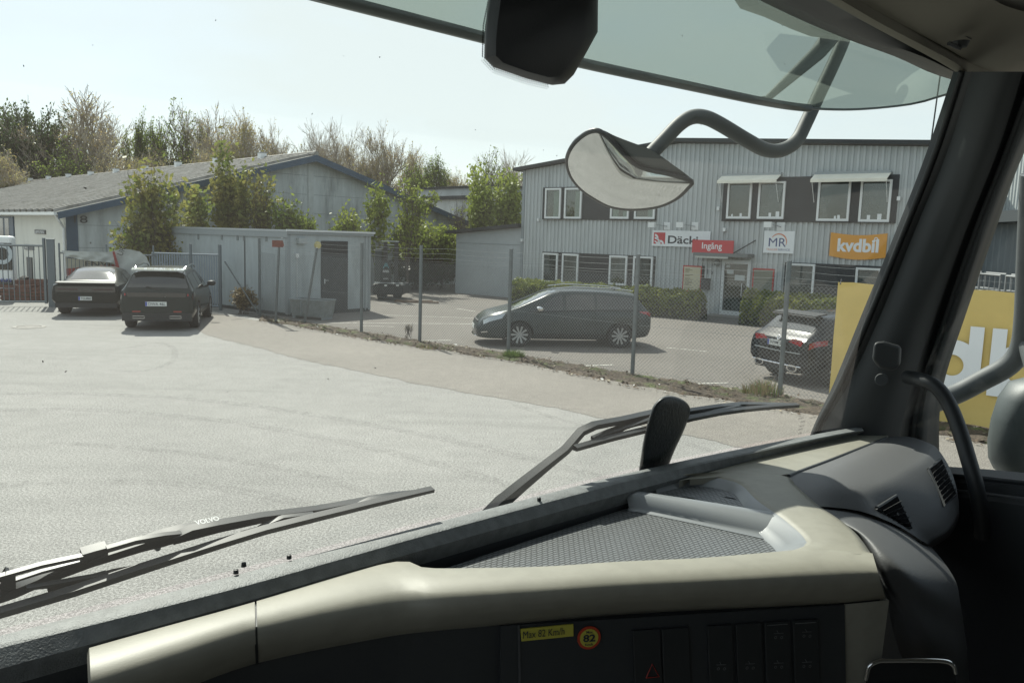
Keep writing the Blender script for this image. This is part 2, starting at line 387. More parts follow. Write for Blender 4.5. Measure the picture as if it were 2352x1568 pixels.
for h in (2.16, 2.28, 2.40):
    b = MB(); pts = resample(mesh_pts, 260); P2 = []
    for i, p in enumerate(pts):
        t = (i % 24)/24; P2.append(p+Z*(h-.035*math.sin(math.pi*t)+.006*noise.noise(p*3))+Vector((0, -.02, 0)))
    b.tube(P2, .0028, 5)
    for i, p in enumerate(P2[::2]):
        b.add([p+Vector((-.02, 0, .018)), p+Vector((.0, 0.003, 0)), p+Vector((.02, 0, -.018)), p+Vector((0, -.003, 0))], [(0, 1, 2, 3)])
        b.add([p+Vector((-.015, 0, -.02)), p+Vector((.0, 0.003, 0)), p+Vector((.015, 0, .02)), p+Vector((0, -.003, 0))], [(0, 1, 2, 3)])
    b.build('barbed_wire', m_wire, fence)
# leaning old posts in front of the shed
def leanpole(lab, b0, t0, r=.036, extra=None):
    B = gp(*b0); d = (B-CAM).y; T = ond(t0[0], t0[1], B.y-.05)
    o = thing('leaning_post', lab, 'post', tuple(B), group=None)
    MB().tube([B-Z*.03, T], r, 10).build('pole', m_post, o, smooth=40)
    return o, B, T
o, B, T = leanpole('grey steel post with a small dark red sign on its top before the shed', (633, 741), (641, 563))
MB().prism([T+Vector((-.19, -.05, -.06)), T+Vector((.12, -.05, -.06)), T+Vector((.16, -.05, 0)), T+Vector((.12, -.05, .14)), T+Vector((-.19, -.05, .14))], (0, .012, 0)).build('sign_plate', mat('rust_red_paint', (.16, .05, .035), .6, var=(12, .3)), o)
o, B, T = leanpole('grey steel post leaning right with its foot at the planter box', (699, 744), (728, 569))
o, B, T = leanpole('slanting steel brace bar behind the dry bush by the picket gate', (598, 726), (516, 600), .024)
# ================================================================== SHED
m_clad = mat('shed_cladding', (.37, .41, .42), .6, var=((.8, .10), (6, .06)), stretch=(1, 1, .35), tint2=((.27, .30, .30), 1.3, .5, .7))
m_trim = mat('shed_trim', (.27, .30, .31), .5)
m_lip = mat('pale_metal_edge', (.70, .72, .72), .4, metal=.3)
m_dark = mat('dark_steel_door', (.035, .042, .048), .5, var=(3, .15))
C0 = gp(661, 727); R0_ = gp(849, 714.5)
fd = (R0_-C0).normalized(); W1 = (R0_-C0).length
ld = Vector((-fd.y, fd.x, 0)); nf = -ld*-1
nf = Vector((fd.y, -fd.x, 0))       # outward normal of door face
shed = thing('portable_shed', 'grey metal site shed with a dark door standing behind the fence', 'shed', tuple(C0))
HS = 2.73
def cladwall(name, A, dirv, length, z0, z1f, outn, pitch, depth, mt, par, flat=.45):
    """vertical ribbed sheet; z1f(t) gives its top"""
    b = MB(); t = 0; prof = []
    while t < length:
        for q, dd in ((0, 0), (flat*pitch, 0), ((flat+.1)*pitch, depth), ((1-.1)*pitch, depth)):
            if t+q < length: prof.append((t+q, dd))
        t += pitch
    prof.append((length, 0))
    lo = [A + dirv*t + outn*d + Z*z0 for t, d in prof]; hi = [A + dirv*t + outn*d + Z*z1f(t) for t, d in prof]
    b.loft([lo, hi]); return b.build(name, mt, par)
LW = 8.2
cladwall('door_wall', C0, fd, W1, .12, lambda t: HS-.03, nf, .20, .006, m_clad, shed, .85)
cladwall('side_wall', C0, ld, LW, .10, lambda t: HS-.03, -fd, .20, .006, m_clad, shed, .85)
cladwall('rear_wall', R0_, ld, LW, .10, lambda t: HS-.03, fd, .3, .01, m_clad, shed)
cladwall('rear_wall', C0+ld*LW, fd, W1, .10, lambda t: HS-.03, ld, .3, .01, m_clad, shed)
def obox(o_, dx, dy, dz, x0, x1, y0, y1, z0, z1):
    """box in a frame (origin, dx, dy)"""
    M = Matrix(((dx.x, dy.x, dz.x, o_.x), (dx.y, dy.y, dz.y, o_.y), (dx.z, dy.z, dz.z, o_.z), (0, 0, 0, 1)))
    return (x0, y0, z0), (x1, y1, z1), M
b = MB(); b.box(*obox(C0, fd, ld, Z, -.06, W1+.12, -.06, LW, HS-.03, HS+.03)); b.build('roof', mat('shed_roof', (.42, .45, .46), .4, metal=.3), shed)
b = MB(); b.box(*obox(C0, fd, ld, Z, -.04, W1+.10, -.075, -.006, HS-.10, HS-.035)); b.build('roof_fascia', m_trim, shed)
b = MB(); b.box(*obox(C0, fd, ld, Z, -.085, W1+.15, -.10, -.055, HS-.02, HS+.045)); b.build('roof_edge', m_lip, shed)
b = MB(); b.box(*obox(C0, fd, ld, Z, -.05, -.006, -.04, LW, HS-.22, HS-.035)); b.build('roof_fascia', m_trim, shed)
for x0, x1, y0, y1 in ((-.02, .10, -.02, .10), (W1-.09, W1+.02, -.02, .1), (W1-.24, W1-.2, -.03, .0)):
    b = MB(); b.box(*obox(C0, fd, ld, Z, x0, x1, y0, y1, .06, HS-.1)); b.build('corner_post', m_trim, shed)
b = MB(); b.box(*obox(C0, fd, ld, Z, -.015, .02, 2.32, 2.38, .1, HS-.2)); b.build('downpipe', mat('dark_pipe', (.07, .08, .085), .5), shed)
b = MB(); b.box(*obox(C0, fd, ld, Z, 0, W1, -.01, LW, 0.0, .12)); b.build('base_frame', mat('base_dark', (.05, .055, .055), .7), shed)
def facerect(P0, dv, n_, u0, v0, u1, v1):
    """pixel rect -> (t0, z0, t1, z1) on a vertical wall through P0 along dv"""
    a = onp(u0, v0, P0, n_); c = onp(u1, v1, P0, n_)
    return (a-P0).dot(dv), c.z, (c-P0).dot(dv), a.z
t0, z0, t1, z1 = facerect(C0, fd, nf, 737, 553, 797, 716)
door = MB().box(*obox(C0, fd, ld, Z, t0, t1, -.035, .0, .10, z1)).build('door', m_dark, shed)
MB().box(*obox(C0, fd, ld, Z, t0+.05, t1-.05, -.045, -.037, z1-.42, z1-.03)).build('vent_panel', mat('vent_black', (.02, .024, .027), .6), door)
p = C0+fd*(t0+.12)-ld*.05+Z*1.1
MB().tube([p-Z*.08, p+Z*.08], .018, 8).tube([p+Z*.03, p-ld*.04+Z*.03, p-ld*.04+Z*.03+fd*.12], .009, 6).build('handle', m_lip, door)
# lamp, cable and small boxes on the shed
p = onp(690, 553, C0, nf); MB().box(*obox(p, fd, ld, Z, -.16, .16, -.14, 0, -.09, .09)).build('flood_light', mat('lamp_housing', (.35, .38, .38), .5), shed)
p = onp(681, 587, C0, nf); MB().box(*obox(p, fd, ld, Z, -.06, .06, -.06, 0, -.07, .07)).tube([p-ld*.02, p-ld*.02-Z*1.5], .012, 6).build('junction_box', m_lip, shed)
p = onp(729, 563, C0, nf); MB().lathe([(0, .07), (.11, .06), (.13, .0)], Matrix.Translation(p) @ (nf.to_track_quat('Z', 'Y').to_matrix().to_4x4()), 20).build('warning_lamp', mat('pale_yellow_lens', (.55, .48, .22), .4), shed)
for u, v in ((456, 544), (510, 545), (546, 546), (561, 547), (612, 548), (649, 541)):
    p = onp(u, v, C0, -fd); MB().box(*obox(p, ld, -fd, Z, -.05, .05, 0, .02, -.09, .09)).build('wall_vent', mat('vent_grey', (.18, .2, .2), .6) if u != 649 else m_lip, shed)
# concrete/zinc planter box against the shed
pa = gp(665, 731); pb = gp(746, 737); pd_ = (pb-pa).normalized(); pn = Vector((-pd_.y, pd_.x, 0)); L_ = (pb-pa).length
box_t = thing('planter_box', 'long low zinc box standing against the shed door wall', 'planter box', tuple((pa+pb)/2))
m_zinc = mat('zinc_sheet', (.24, .265, .265), .5, metal=.3, var=((3, .2), (14, .15)))
def tap(z): return .06*(z-.1)
A1 = [pa+pd_*.06+pn*.04, pb-pd_*.06+pn*.04, pb-pd_*.06+pn*.56, pa+pd_*.06+pn*.56]
A2 = [pa+Z*.62, pb+Z*.62, pb+pn*.62+Z*.62, pa+pn*.62+Z*.62]
A1 = [Vector((p.x, p.y, .1)) for p in A1]
MB().loft([A1, A2], closed=True).add(A1, [(3, 2, 1, 0)]).build('tub', m_zinc, box_t)
MB().tube([A2[0], A2[1], A2[2], A2[3], A2[0]], .022, 6).build('rim', m_trim, box_t)
q = pa+pd_*L_*.33
MB().box(*obox(q+Z*.1, pd_, pn, Z, -.012, .012, -.015, .03, 0, .5)).build('seam', m_trim, box_t)
for s_ in (.12, L_-.12):
    MB().box(*obox(pa, pd_, pn, Z, s_-.05, s_+.05, .06, .54, .012, .1)).build('foot', m_trim, box_t)
# ================================================================== LEFT GATES
m_gate = mat('gate_grey', (.13, .155, .17), .5, metal=.2)
m_slate = mat('gate_slate', (.19, .23, .265), .55, var=(4, .1))
ga = gp(2, 704); gb = gp(121, 704); gd = (gb-ga).normalized()
gate = thing('sliding_gate', 'tall grey steel bar gate closing the yard at the far left', 'gate', tuple(gb))
GL = 7.0; gs = gb-gd*.18
b = MB()
for z_ in (.16, 1.99): b.tube([gs+Z*z_-gd*GL, gs+Z*z_], .035, 4)
b.build('gate_rail', m_gate, gate)
MB().tube([gs+Z*.1, gs+Z*2.25], .05, 4).build('gate_stile', m_gate, gate)
for k in range(1, 46):
    p = gs-gd*k*.15; MB().tube([p+Z*.16, p+Z*1.99], .014, 6).build('bar', m_gate, gate)
gpst = thing('gate_post', 'thick square grey post at the right end of the bar gate', 'post', tuple(gb))
MB().box(*obox(gb, gd, Vector((-gd.y, gd.x, 0)), Z, -.10, .12, -.1, .1, 0, 2.2)).build('post', m_gate, gpst)
MB().box(*obox(gb, gd, Vector((-gd.y, gd.x, 0)), Z, -.12, .14, -.12, .12, 2.2, 2.225)).build('cap', m_trim, gpst)
# stretch of bar fence between gate and picket gate
e1 = gp(507, 713); bd = (e1-gb).normalized(); bl = (e1-gb).length
bf = thing('bar_fence', 'low grey vertical bar fence behind the parked black car', 'fence', tuple(gb+bd*2))
b0 = gb+bd*.28
for z_ in (.2, 1.78): MB().tube([b0+Z*z_, b0+bd*3.1+Z*z_], .03, 4).build('rail', m_gate, bf)
k = 0
while k*.125 < 3.1:
    p = b0+bd*k*.125; MB().tube([p+Z*.1, p+Z*(1.78 if k % 12 else 2.1)], .012 if k % 12 else .03, 6).build('bar', m_gate, bf); k += 1
pg = thing('picket_gate', 'blue grey steel picket gate beside the shed behind the dark car', 'gate', tuple(e1))
pl = 2.2
for z_ in (.14, 1.86): MB().tube([e1+Z*z_-bd*pl, e1+Z*z_], .032, 4).build('rail', m_slate, pg)
for k in range(28):
    p = e1-bd*(k*.08+.03); MB().box(*obox(p, bd, Vector((-bd.y, bd.x, 0)), Z, -.026, .026, -.008, .008, .15, 1.86)).build('picket', m_slate, pg)
for q in (e1, e1-bd*.95, ):
    MB().tube([q-Z*0, q+Z*2.2], .055 if q is e1 else .045, 10).build('gate_post', m_gate, pg)
# old banner of cloth draped over the bar fence
def at_b(u, v, off=.12): return onp(u, v, gb-Vector((-bd.y, bd.x, 0))*off, Vector((-bd.y, bd.x, 0)))
m_cloth = mat('banner_cloth', (.40, .42, .40), .8, var=(4, .12)); m_red = mat('banner_red', (.26, .05, .045), .8, var=(5, .2))
tarp = thing('draped_banner', 'torn white and red cloth banner slung over the bar fence', 'banner', tuple(gb+bd*2))
top = [(141, 575), (175, 577), (205, 578), (245, 579), (262, 576), (280, 571), (300, 573), (322, 578), (336, 590), (345, 610)]
bot = [(150, 589), (176, 594), (205, 599), (245, 602), (262, 604), (274, 632), (292, 636), (308, 633), (322, 628), (338, 616)]
N_ = 44; Tt = resample([at_b(*p) for p in top], N_); Bb = resample([at_b(*p) for p in bot], N_); rails = []
for j in range(9):
    t = j/8; rails.append([a.lerp(c, t) + Vector((0, -1, 0))*(.05*noise.noise(Vector((i*.35, j*.35, 1)))+.09*math.sin(i*.9+j)*t*.4) for i, (a, c) in enumerate(zip(Tt, Bb))])
MB().loft(rails).build('cloth', m_cloth, tarp, smooth=80)
MB().add([at_b(*p, .24) for p in [(258, 578), (263, 577), (278, 626), (270, 628)]], [(0, 1, 2, 3)]).build('red_stripe', m_red, tarp)
text('UR', at_b(281, 588, .26), Vector((.45, 0, .9)), Vector((-.9, 0, .35)), .28, .18, mat('black_print', (.03, .03, .03), .7), tarp)
low = [at_b(*p, -.1) for p in [(150, 592), (262, 603), (268, 628), (155, 628)]]
MB().add(low, [(0, 1, 2, 3)]).build('lower_cloth', mat('banner_cream', (.36, .35, .29), .8, var=(4, .1)), tarp)
low = [at_b(*p, -.1) for p in [(153, 617), (266, 606), (272, 650), (157, 665)]]
MB().add([p+Vector((0, -.01, 0)) for p in low], [(0, 1, 2, 3)]).build('red_band', m_red, tarp)
text('ENVE', at_b(196, 611, -.08), bd, Z, .9, .16, mat('black_print', (.03, .03, .03), .7), tarp)
# ================================================================== WAREHOUSE 18
m_conc = mat('lightweight_concrete', (.43, .465, .47), .85, stretch=(1.0, 1.0, .22), tint2=((.20, .22, .22), 1.1, .50, .70), var=((3, .10), (9, .07)))
m_white = mat('white_render', (.66, .66, .60), .8, stretch=(1, 1, .3), var=(1.2, .08))
m_navy = mat('navy_trim', (.035, .068, .11), .5, var=(3, .15))
m_eter = mat('corrugated_roof', (.25, .24, .22), .8, tint2=((.12, .115, .095), 2.5, .45, .7), var=((1.2, .2), (12, .15)))
m_val = mat('roof_valley_shade_grime', (.085, .088, .08), .9, var=(2, .3)); GY = 32.0; corner = ond(150, 488, GY); corner.z = 0  # valley faces coloured darker: grime plus painted-in rib shading
HE = ond(150, 488, GY).z
perp = Vector((.707, .707, 0)); back = Vector((-.707, .707, 0))
nwall = Vector((.707, -.707, 0))
apex = onp(713, 363, corner, nwall); ta = (apex-corner).dot(perp); ZA = apex.z
GW = 2*ta; BL = 62
wh = thing('warehouse', 'long grey warehouse with navy roof edge and the number 18 on its gable', 'warehouse', tuple(corner))
def wz(t): return HE + (ZA-HE)*(1-abs(t-ta)/ta)
b = MB(); b.prism([corner, corner+perp*GW, corner+perp*GW+Z*HE, corner+perp*ta+Z*ZA, corner+Z*HE], back*.3)
gw = b.build('gable_wall', m_conc, wh)
for z_ in (.9, 1.8, 2.7, 3.6, 4.5, 5.4):      # joints between slabs
    ts = [0, GW] if z_ < HE else [ta*(z_-HE)/(ZA-HE), GW-ta*(z_-HE)/(ZA-HE)]
    for a, c in (((ts[0]+.02), ta-.2), (ta+.2, ts[1]-.02)):
        if c > a: MB().box(*obox(corner, perp, back, Z, a, c, -.006, 0, z_, z_+.018)).build('slab_joint', mat('joint_grey', (.22, .24, .24), .9), gw)
MB().box(*obox(corner, perp, back, Z, ta-.14, ta+.14, -.05, 0, 0, ZA-.3)).build('centre_pilaster', mat('pilaster', (.42, .45, .45), .8, var=(3, .1)), wh)
MB().box(*obox(corner, perp, back, Z, 0.0, .42, -.04, 0, 0, HE-.03)).build('corner_cladding', m_navy, wh)
MB().box(*obox(corner, back, perp, Z, 0, BL, 0, .3, 0, HE)).build('side_wall', m_white, wh)
MB().box(*obox(corner, back, perp, Z, 0, BL, GW-.3, GW, 0, HE)).build('side_wall', m_white, wh)
MB().prism([corner+back*BL, corner+perp*GW+back*BL, corner+perp*GW+back*BL+Z*HE, corner+perp*ta+Z*ZA+back*BL, corner+back*BL+Z*HE], back*.3).build('gable_wall', m_conc, wh)
# roof slopes, ribbed down the slope
def slope(t_e, t_r, name):
    n = int(BL/.9); rows = []
    A = corner+perp*t_e; Bv = corner+perp*t_r; ov = (A-Bv).normalized()*.45
    sl = (ZA-HE)/ta
    up_n = Vector((0, 0, 1)); e = []; r_ = []
    for i in range(n+1):
        for q, h in ((0, 0), (.42, 0), (.50, .13), (.72, .13), (.80, 0)):
            s_ = -.55+i*.9+q
            if s_ > BL+.3: break
            e.append(A+ov+back*s_+Z*(HE-.45*sl+.12+h)); r_.append(Bv+back*s_+Z*(ZA+.12+h))
    mb_ = MB().loft([e, r_]); mb_.mi = [1 if k % 5 in (0, 4) else 0 for k in range(len(mb_.f))]; return mb_.build(name, [m_eter, m_val], wh)
rf = slope(0, ta, 'roof'); slope(GW, ta, 'roof')
MB().tube([corner+perp*ta+Z*(ZA+.17)-back*.55, corner+perp*ta+Z*(ZA+.17)+back*BL], .14, 8).build('ridge_cap', m_eter, rf)
# barge boards (navy) along the gable
sl = (ZA-HE)/ta
for s_, t_e in ((1, -.42), (-1, GW+.42)):
    a = corner+perp*t_e+Z*(HE-.42*sl+.12); c = corner+perp*ta+Z*(ZA+.12)
    q = -back*.57
    MB().prism([a+q, c+q, c+q-Z*.31, a+q-Z*.27], back*.05).build('barge_board', m_navy, wh)
    MB().prism([a-back*.52-Z*.03, c-back*.52-Z*.03, c-back*.52-Z*.09, a-back*.52-Z*.09], back*.52).build('soffit', m_navy, wh)
MB().box(*obox(corner, back, perp, Z, -.5, BL, -.55, -.43, HE-.12, HE+.0)).build('gutter', m_lip, wh)
p = corner-perp*.45-back*.3
MB().tube([p+Z*(HE-.1), p+perp*.15+Z*(HE-.35), p+perp*.38+back*.35+Z*(HE-.6), p+perp*.38+back*.35+Z*.2], .05, 8).build('downpipe', mat('white_pipe', (.6, .62, .62), .5), wh)
# roof vents along the ridge
for k in range(11):
    s_ = 4.5+k*5.3; p = corner+perp*(ta-.15)+back*s_+Z*(ZA+.1)
    v_ = MB().box(*obox(p, back, perp, Z, -.17, .17, -.17, .17, -.1, .34)).build('ridge_vent', m_lip, wh)
    MB().box(*obox(p, back, perp, Z, -.2, .2, -.2, .2, .34, .37)).build('vent_cap', m_trim, v_)
# side wall doors and signs (seen between gate bars)
wl = lambda u, v: onp(u, v, corner, -perp)
def sidebox(name, u0, v0, u1, v1, mt, pr, out_=.05, par=None):
    a = wl(u0, v0); c = wl(u1, v1); ta_, tb_ = (a-corner).dot(back), (c-corner).dot(back)
    return MB().box(*obox(corner, back, -perp, Z, min(ta_, tb_), max(ta_, tb_), 0, out_, max(0, min(a.z, c.z)), max(a.z, c.z))).build(name, mt, par or wh)
dd = sidebox('loading_door', -60, 497, 42, 700, m_navy, wh, .06)
m_dglass = mat('dark_glass', (.03, .04, .045), .08, spec=.9)
sidebox('door_window', 0, 501, 12, 545, m_dglass, wh, .07, dd); sidebox('door_window', 14, 501, 25, 545, m_dglass, wh, .07, dd)
sidebox('service_door', 63, 590, 78, 668, m_dark, wh, .05)
sn = sidebox('wall_sign', 82, 527.5, 106, 538, mat('sign_frame_dark', (.05, .055, .06), .5), wh, .05)
sidebox('sign_face', 83.5, 529.5, 104.5, 536.5, mat('sign_pale_print', (.4, .42, .42), .6, tint2=((.08, .08, .09), 9, .5, .52)), wh, .055, sn)
sn = sidebox('wall_sign', 58, 561, 79, 575, mat('sign_navy', (.02, .03, .045), .4), wh, .05)
a = wl(61, 571); text('SERVICE', a - perp*.06, -back, Z, .55, .09, m_lip, sn)
text('18', onp(169, 511.5, corner, nwall)-back*.06, perp, Z, .50, .29, mat('number_black', (.03, .035, .04), .6), wh, 'house_number')
# light streak patches: stained slab near bottom left comes from the material
# ================================================================== FAR WHITE HALL
m_far = mat('pale_cladding', (.50, .52, .51), .8, stretch=(1, 1, .4), var=(.8, .10))
fh = thing('far_hall', 'long pale flat roofed hall with dark eaves behind the warehouse gable', 'hall', tuple(gp(1000, 640)))
fa = ond(860, 437, 60); fb = ond(1215, 478, 48)
def flat(p): return Vector((p.x, p.y, 0))
fdv = (flat(fb)-flat(fa)).normalized(); fn = Vector((-fdv.y, fdv.x, 0)); fl_ = (flat(fb)-flat(fa)).length
zt = (fa.z+fb.z)/2
cladwall('wall', flat(fa), fdv, fl_+8, 0, lambda t: zt-.1, -fn, 1.2, .02, m_far, fh, .93)
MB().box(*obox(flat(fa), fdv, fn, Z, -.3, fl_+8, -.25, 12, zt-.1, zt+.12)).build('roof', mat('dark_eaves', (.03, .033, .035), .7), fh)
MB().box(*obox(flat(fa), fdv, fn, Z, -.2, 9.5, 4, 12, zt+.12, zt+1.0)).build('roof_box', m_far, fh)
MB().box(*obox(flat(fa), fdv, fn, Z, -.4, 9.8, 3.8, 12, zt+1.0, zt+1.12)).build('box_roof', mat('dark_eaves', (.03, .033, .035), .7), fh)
# ================================================================== OFFICE BUILDING
m_corr = mat('corrugated_steel', (.46, .49, .49), .6, metal=.0, var=((.6, .05), (8, .04)), stretch=(1, 1, .18), tint2=((.37, .40, .40), 1.6, .5, .75))
m_panel = mat('charcoal_panel', (.030, .033, .036), .6, var=(2, .1))
m_frame = mat('white_window_frame', (.74, .76, .75), .4)
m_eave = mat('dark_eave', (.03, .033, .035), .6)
m_pane = mat('window_glass', (.045, .062, .060), .03, spec=1.0, coat=1.0, tint2=((.015, .022, .018), .9, .42, .58))
O0 = gp(1196, 686); O1 = gp(1680, 728.5)
od = (flat(O1)-flat(O0)).normalized(); on = Vector((od.y, -od.x, 0)); ob = -on
off = thing('office_building', 'two storey grey corrugated office with signs and window bands', 'office building', tuple(O0))
WT = 16.9
def fc(u, v):
    p = onp(u, v, O0, on); return (p-O0).dot(od), p.z
zl = fc(1204, 392)[1]; tp, zp = fc(1560, 330); zr = fc(2122, 340)[1]
def roofz(t):
    return zl+(zp-zl)*t/tp if t < tp else zp+(zr-zp)*(t-tp)/(WT-tp)
cladwall('front_wall', O0, od, WT, 0, roofz, on, .195, .05, m_corr, off, .42)
cladwall('end_wall', O0+od*WT, ob, 14, 0, lambda t: zr, od, .195, .035, m_corr, off, .42)
cladwall('end_wall', O0, ob, 14, 0, lambda t: zl, -od, .195, .035, m_corr, off, .42)
MB().box(*obox(O0, od, ob, Z, -.06, .08, -.06, .08, 0, zl)).build('corner_trim', m_trim, off)
MB().box(*obox(O0, od, ob, Z, WT-.1, WT+.06, -.06, .1, 0, zr)).build('corner_trim', m_corr, off)
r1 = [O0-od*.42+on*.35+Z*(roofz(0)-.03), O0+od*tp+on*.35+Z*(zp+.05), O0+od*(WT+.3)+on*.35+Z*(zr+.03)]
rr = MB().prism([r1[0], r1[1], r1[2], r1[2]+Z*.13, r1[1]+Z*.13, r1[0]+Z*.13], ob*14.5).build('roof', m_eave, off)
p = O0+od*fc(1893, 322)[0]+Z*(roofz(14)+.2)+ob*2.5
MB().lathe([(.55, -.1), (.55, .18), (.62, .2), (.62, .26), (0, .32)], Matrix.Translation(p), 20).build('roof_cowl', m_trim, rr)
def orect(u0, v0, u1, v1):
    a = fc(u0, v0); c = fc(u1, v1); return min(a[0], c[0]), min(a[1], c[1]), max(a[0], c[0]), max(a[1], c[1])
def slab(name, r, d0, d1, mt, par=None):
    t0, z0, t1, z1 = r
    return MB().box(*obox(O0, od, on, Z, t0, t1, d0, d1, z0, z1)).build(name, mt, par or off)
def window(u0, v0, u1, v1, bottom=None, fw=.075, items=0):
    t0, z0, t1, z1 = orect(u0, v0, u1, v1)
    if bottom is not None: z0 = bottom
    b = MB()
    for x0, x1, a, c in ((t0, t0+fw, z0, z1), (t1-fw, t1, z0, z1), (t0+fw, t1-fw, z1-fw, z1), (t0+fw, t1-fw, z0, z0+fw*1.1)):
        b.box(*obox(O0, od, on, Z, x0, x1, .085, .155, a, c))
    f = b.build('window', m_frame, off)
    pn_ = MB().box(*obox(O0, od, on, Z, t0+fw, t1-fw, .087, .105, z0+fw*1.1, z1-fw)).build('pane', m_pane, f)
    MB().box(*obox(O0, od, on, Z, t0-.03, t1+.03, .085, .19, z0-.035, z0-.005)).build('sill', m_panel, f)
    for k in range(items):
        random.seed(int(u0)+k); x = t0+fw+.1+random.random()*(t1-t0-2*fw-.3); hh = random.uniform(.08, .2)
        MB().box(*obox(O0, od, on, Z, x, x+hh*.7, .107, .11, z0+fw*1.1, z0+fw*1.1+hh)).build('window_ornament', m_lip, f)
    return f
def band(u0, v0, u1, v1, z0=None):
    r = orect(u0, v0, u1, v1)
    if z0 is not None: r = (r[0], z0, r[2], r[3])
    return slab('window_band', r, .036, .085, m_panel)
zs1 = fc(1380, 507)[1]
band(1250, 431, 1508, 507); band(1249, 578, 1504, 660, .75); band(1665, 410, 2058, 513); band(1805, 602, 2030, 690, .75)
for a in ((1257, 433, 1290.5, 502.5), (1301.7, 432.5, 1338, 502.8), (1408, 432, 1447, 503), (1463.4, 432, 1506.5, 503.5), ):
    window(*a)
for a in ((1676, 419, 1726, 503), (1747, 418, 1802, 503.5), (1884, 413, 1951, 508.5), (1981, 414, 2044, 510.5)): window(*a, items=2)
for a in ((1250.6, 580.5, 1283, 650), (1295.6, 582, 1330, 653), (1404, 586, 1441.7, 656), (1459, 588, 1500, 660)): window(*a)
for a in ((1810, 604, 1869, 690), (1969, 614, 2021, 690)): window(*a)
# curtains/blinds behind panes at the left
for (u0, v0, u1, v1) in ((1276, 440, 1286, 498), (1325, 440, 1334, 498), (1412, 470, 1424, 498), (1435, 470, 1444, 498), (1492, 470, 1502, 498)):
    r = orect(u0, v0, u1, v1); slab('curtain', r, .106, .11, mat('curtain_pale', (.25, .29, .25), .8, var=(20, .2)))
# awnings
m_awn = mat('awning_cloth', (.78, .76, .66), .7, var=(3, .05))
def awning(u0, v0, u1, v1, rise):
    t0, z0, t1, z1 = orect(u0, v0, u1, v1); zt = z1; dp = .42
    A = [O0+od*t0+on*.16+Z*zt, O0+od*t1+on*.16+Z*zt, O0+od*t1+on*(.16+dp)+Z*(zt-.20), O0+od*t0+on*(.16+dp)+Z*(zt-.20)]
    f = MB().prism(A, Z*.02).build('awning', m_awn, off)
    MB().prism([A[3], A[2], A[2]-Z*.09, A[3]-Z*.09], on*.02).build('valance', m_awn, f)
    MB().box(*obox(O0, od, on, Z, t0, t1, .07, .19, zt, zt+.09)).build('cassette', mat('cassette_grey', (.3, .33, .34), .5), f)
    for t_ in (t0+.04, t1-.04):
        MB().tube([O0+od*t_+on*(.16+dp)+Z*(zt-.2), O0+od*t_+on*.16+Z*(zt-.95)], .012, 6).build('awning_arm', m_frame, f)
awning(1663, 406, 1797, 419, 0); awning(1875, 402.5, 2048, 414, 0)
# small wall fittings
for u, v in ((1652.5, 479.6), (1666.6, 528), (1239.6, 505), (1202, 552), (2066, 457)):
    t_, z_ = fc(u, v); MB().box(*obox(O0, od, on, Z, t_-.05, t_+.05, .036, .15, z_-.06, z_+.07)).build('camera_dome' if u < 1250 else 'junction_box', m_lip, off)
t_, z_ = fc(1649, 603.5)
MB().lathe([(0, .16), (.06, .15), (.11, .10), (.13, .04)], Matrix.Translation(O0+od*t_+Z*z_+on*.036) @ on.to_track_quat('Z', 'Y').to_matrix().to_4x4(), 20).build('round_lamp', mat('lamp_glass_milky', (.3, .33, .33), .15), off)
# signs: things of their own
def sign(name, label, cat, u0, v0, u1, v1, mt, d0=.036, th=.05, hz=None):
    t0, z0, t1, z1 = orect(u0, v0, u1, v1)
    s_ = thing(name, label, cat, tuple(O0+od*(t0+t1)/2+Z*z0+on*d0))
    MB().box(*obox(O0, od, on, Z, t0, t1, d0, d0+th, z0, z1)).build('panel', mt, s_)
    return s_, (t0, z0, t1, z1), d0+th
def stxt(s_, r, d, st, fx0, fy0, fx1, fy1, mt, bold=0, shear=0):
    t0, z0, t1, z1 = r; W_, H_ = t1-t0, z1-z0
    return text(st, O0+od*(t0+W_*fx0)+Z*(z0+H_*fy0)+on*d, od, Z, W_*(fx1-fx0), H_*(fy1-fy0), mt, s_, bold=bold, shear=shear, thick=.004)
def PT(r, d, fx, fy): t0, z0, t1, z1 = r; return O0+od*(t0+(t1-t0)*fx)+Z*(z0+(z1-z0)*fy)+on*d
m_sw = mat('sign_white', (.76, .79, .80), .4); m_sr = mat('sign_red', (.50, .045, .055), .45); m_so = mat('sign_orange', (.68, .31, .035), .45)
m_ink = mat('sign_ink', (.03, .035, .045), .5); m_blue = mat('sign_blue', (.045, .07, .19), .5); m_orr = mat('sign_coral', (.65, .25, .15), .5)
s_, r, d = sign('shop_sign', 'long white tyre shop sign with a red emblem and the letters Däcki', 'sign', 1501, 528.7, 1632, 569, m_sw)
stxt(s_, r, d, 'Däcki', .285, .18, .80, .68, m_ink, .02)
e = MB(); e.add([PT(r, d+.003, *q) for q in ((.03, .14), (.235, .14), (.235, .86), (.03, .86))], [(0, 1, 2, 3)]); e.build('emblem', m_sr, s_)
for cx, cy, rr0, rr1, a0, a1 in ((.05, .14, .30, .42, 0, 90), (.05, .14, .12, .20, 0, 90), (.155, .14, .12, .24, 0, 180), (.05, .50, .14, .26, -30, 90)):
    b = MB(); n = 16; H_ = r[3]-r[1]; base = PT(r, d+.006, cx, cy)
    ins = []; outs = []
    for i in range(n+1):
        a = rad(a0+(a1-a0)*i/n); q = od*math.cos(a)+Z*math.sin(a); ins.append(base+q*rr0*H_); outs.append(base+q*rr1*H_)
    b.loft([ins, outs]).build('emblem_arc', m_sw, s_)
s_, r, d = sign('entrance_sign', 'red board reading Ingång above the entrance door', 'sign', 1606, 551, 1698, 584, m_sr, .55, .04)
stxt(s_, r, d, 'Ingång', .245, .18, .73, .82, m_sw, .01)
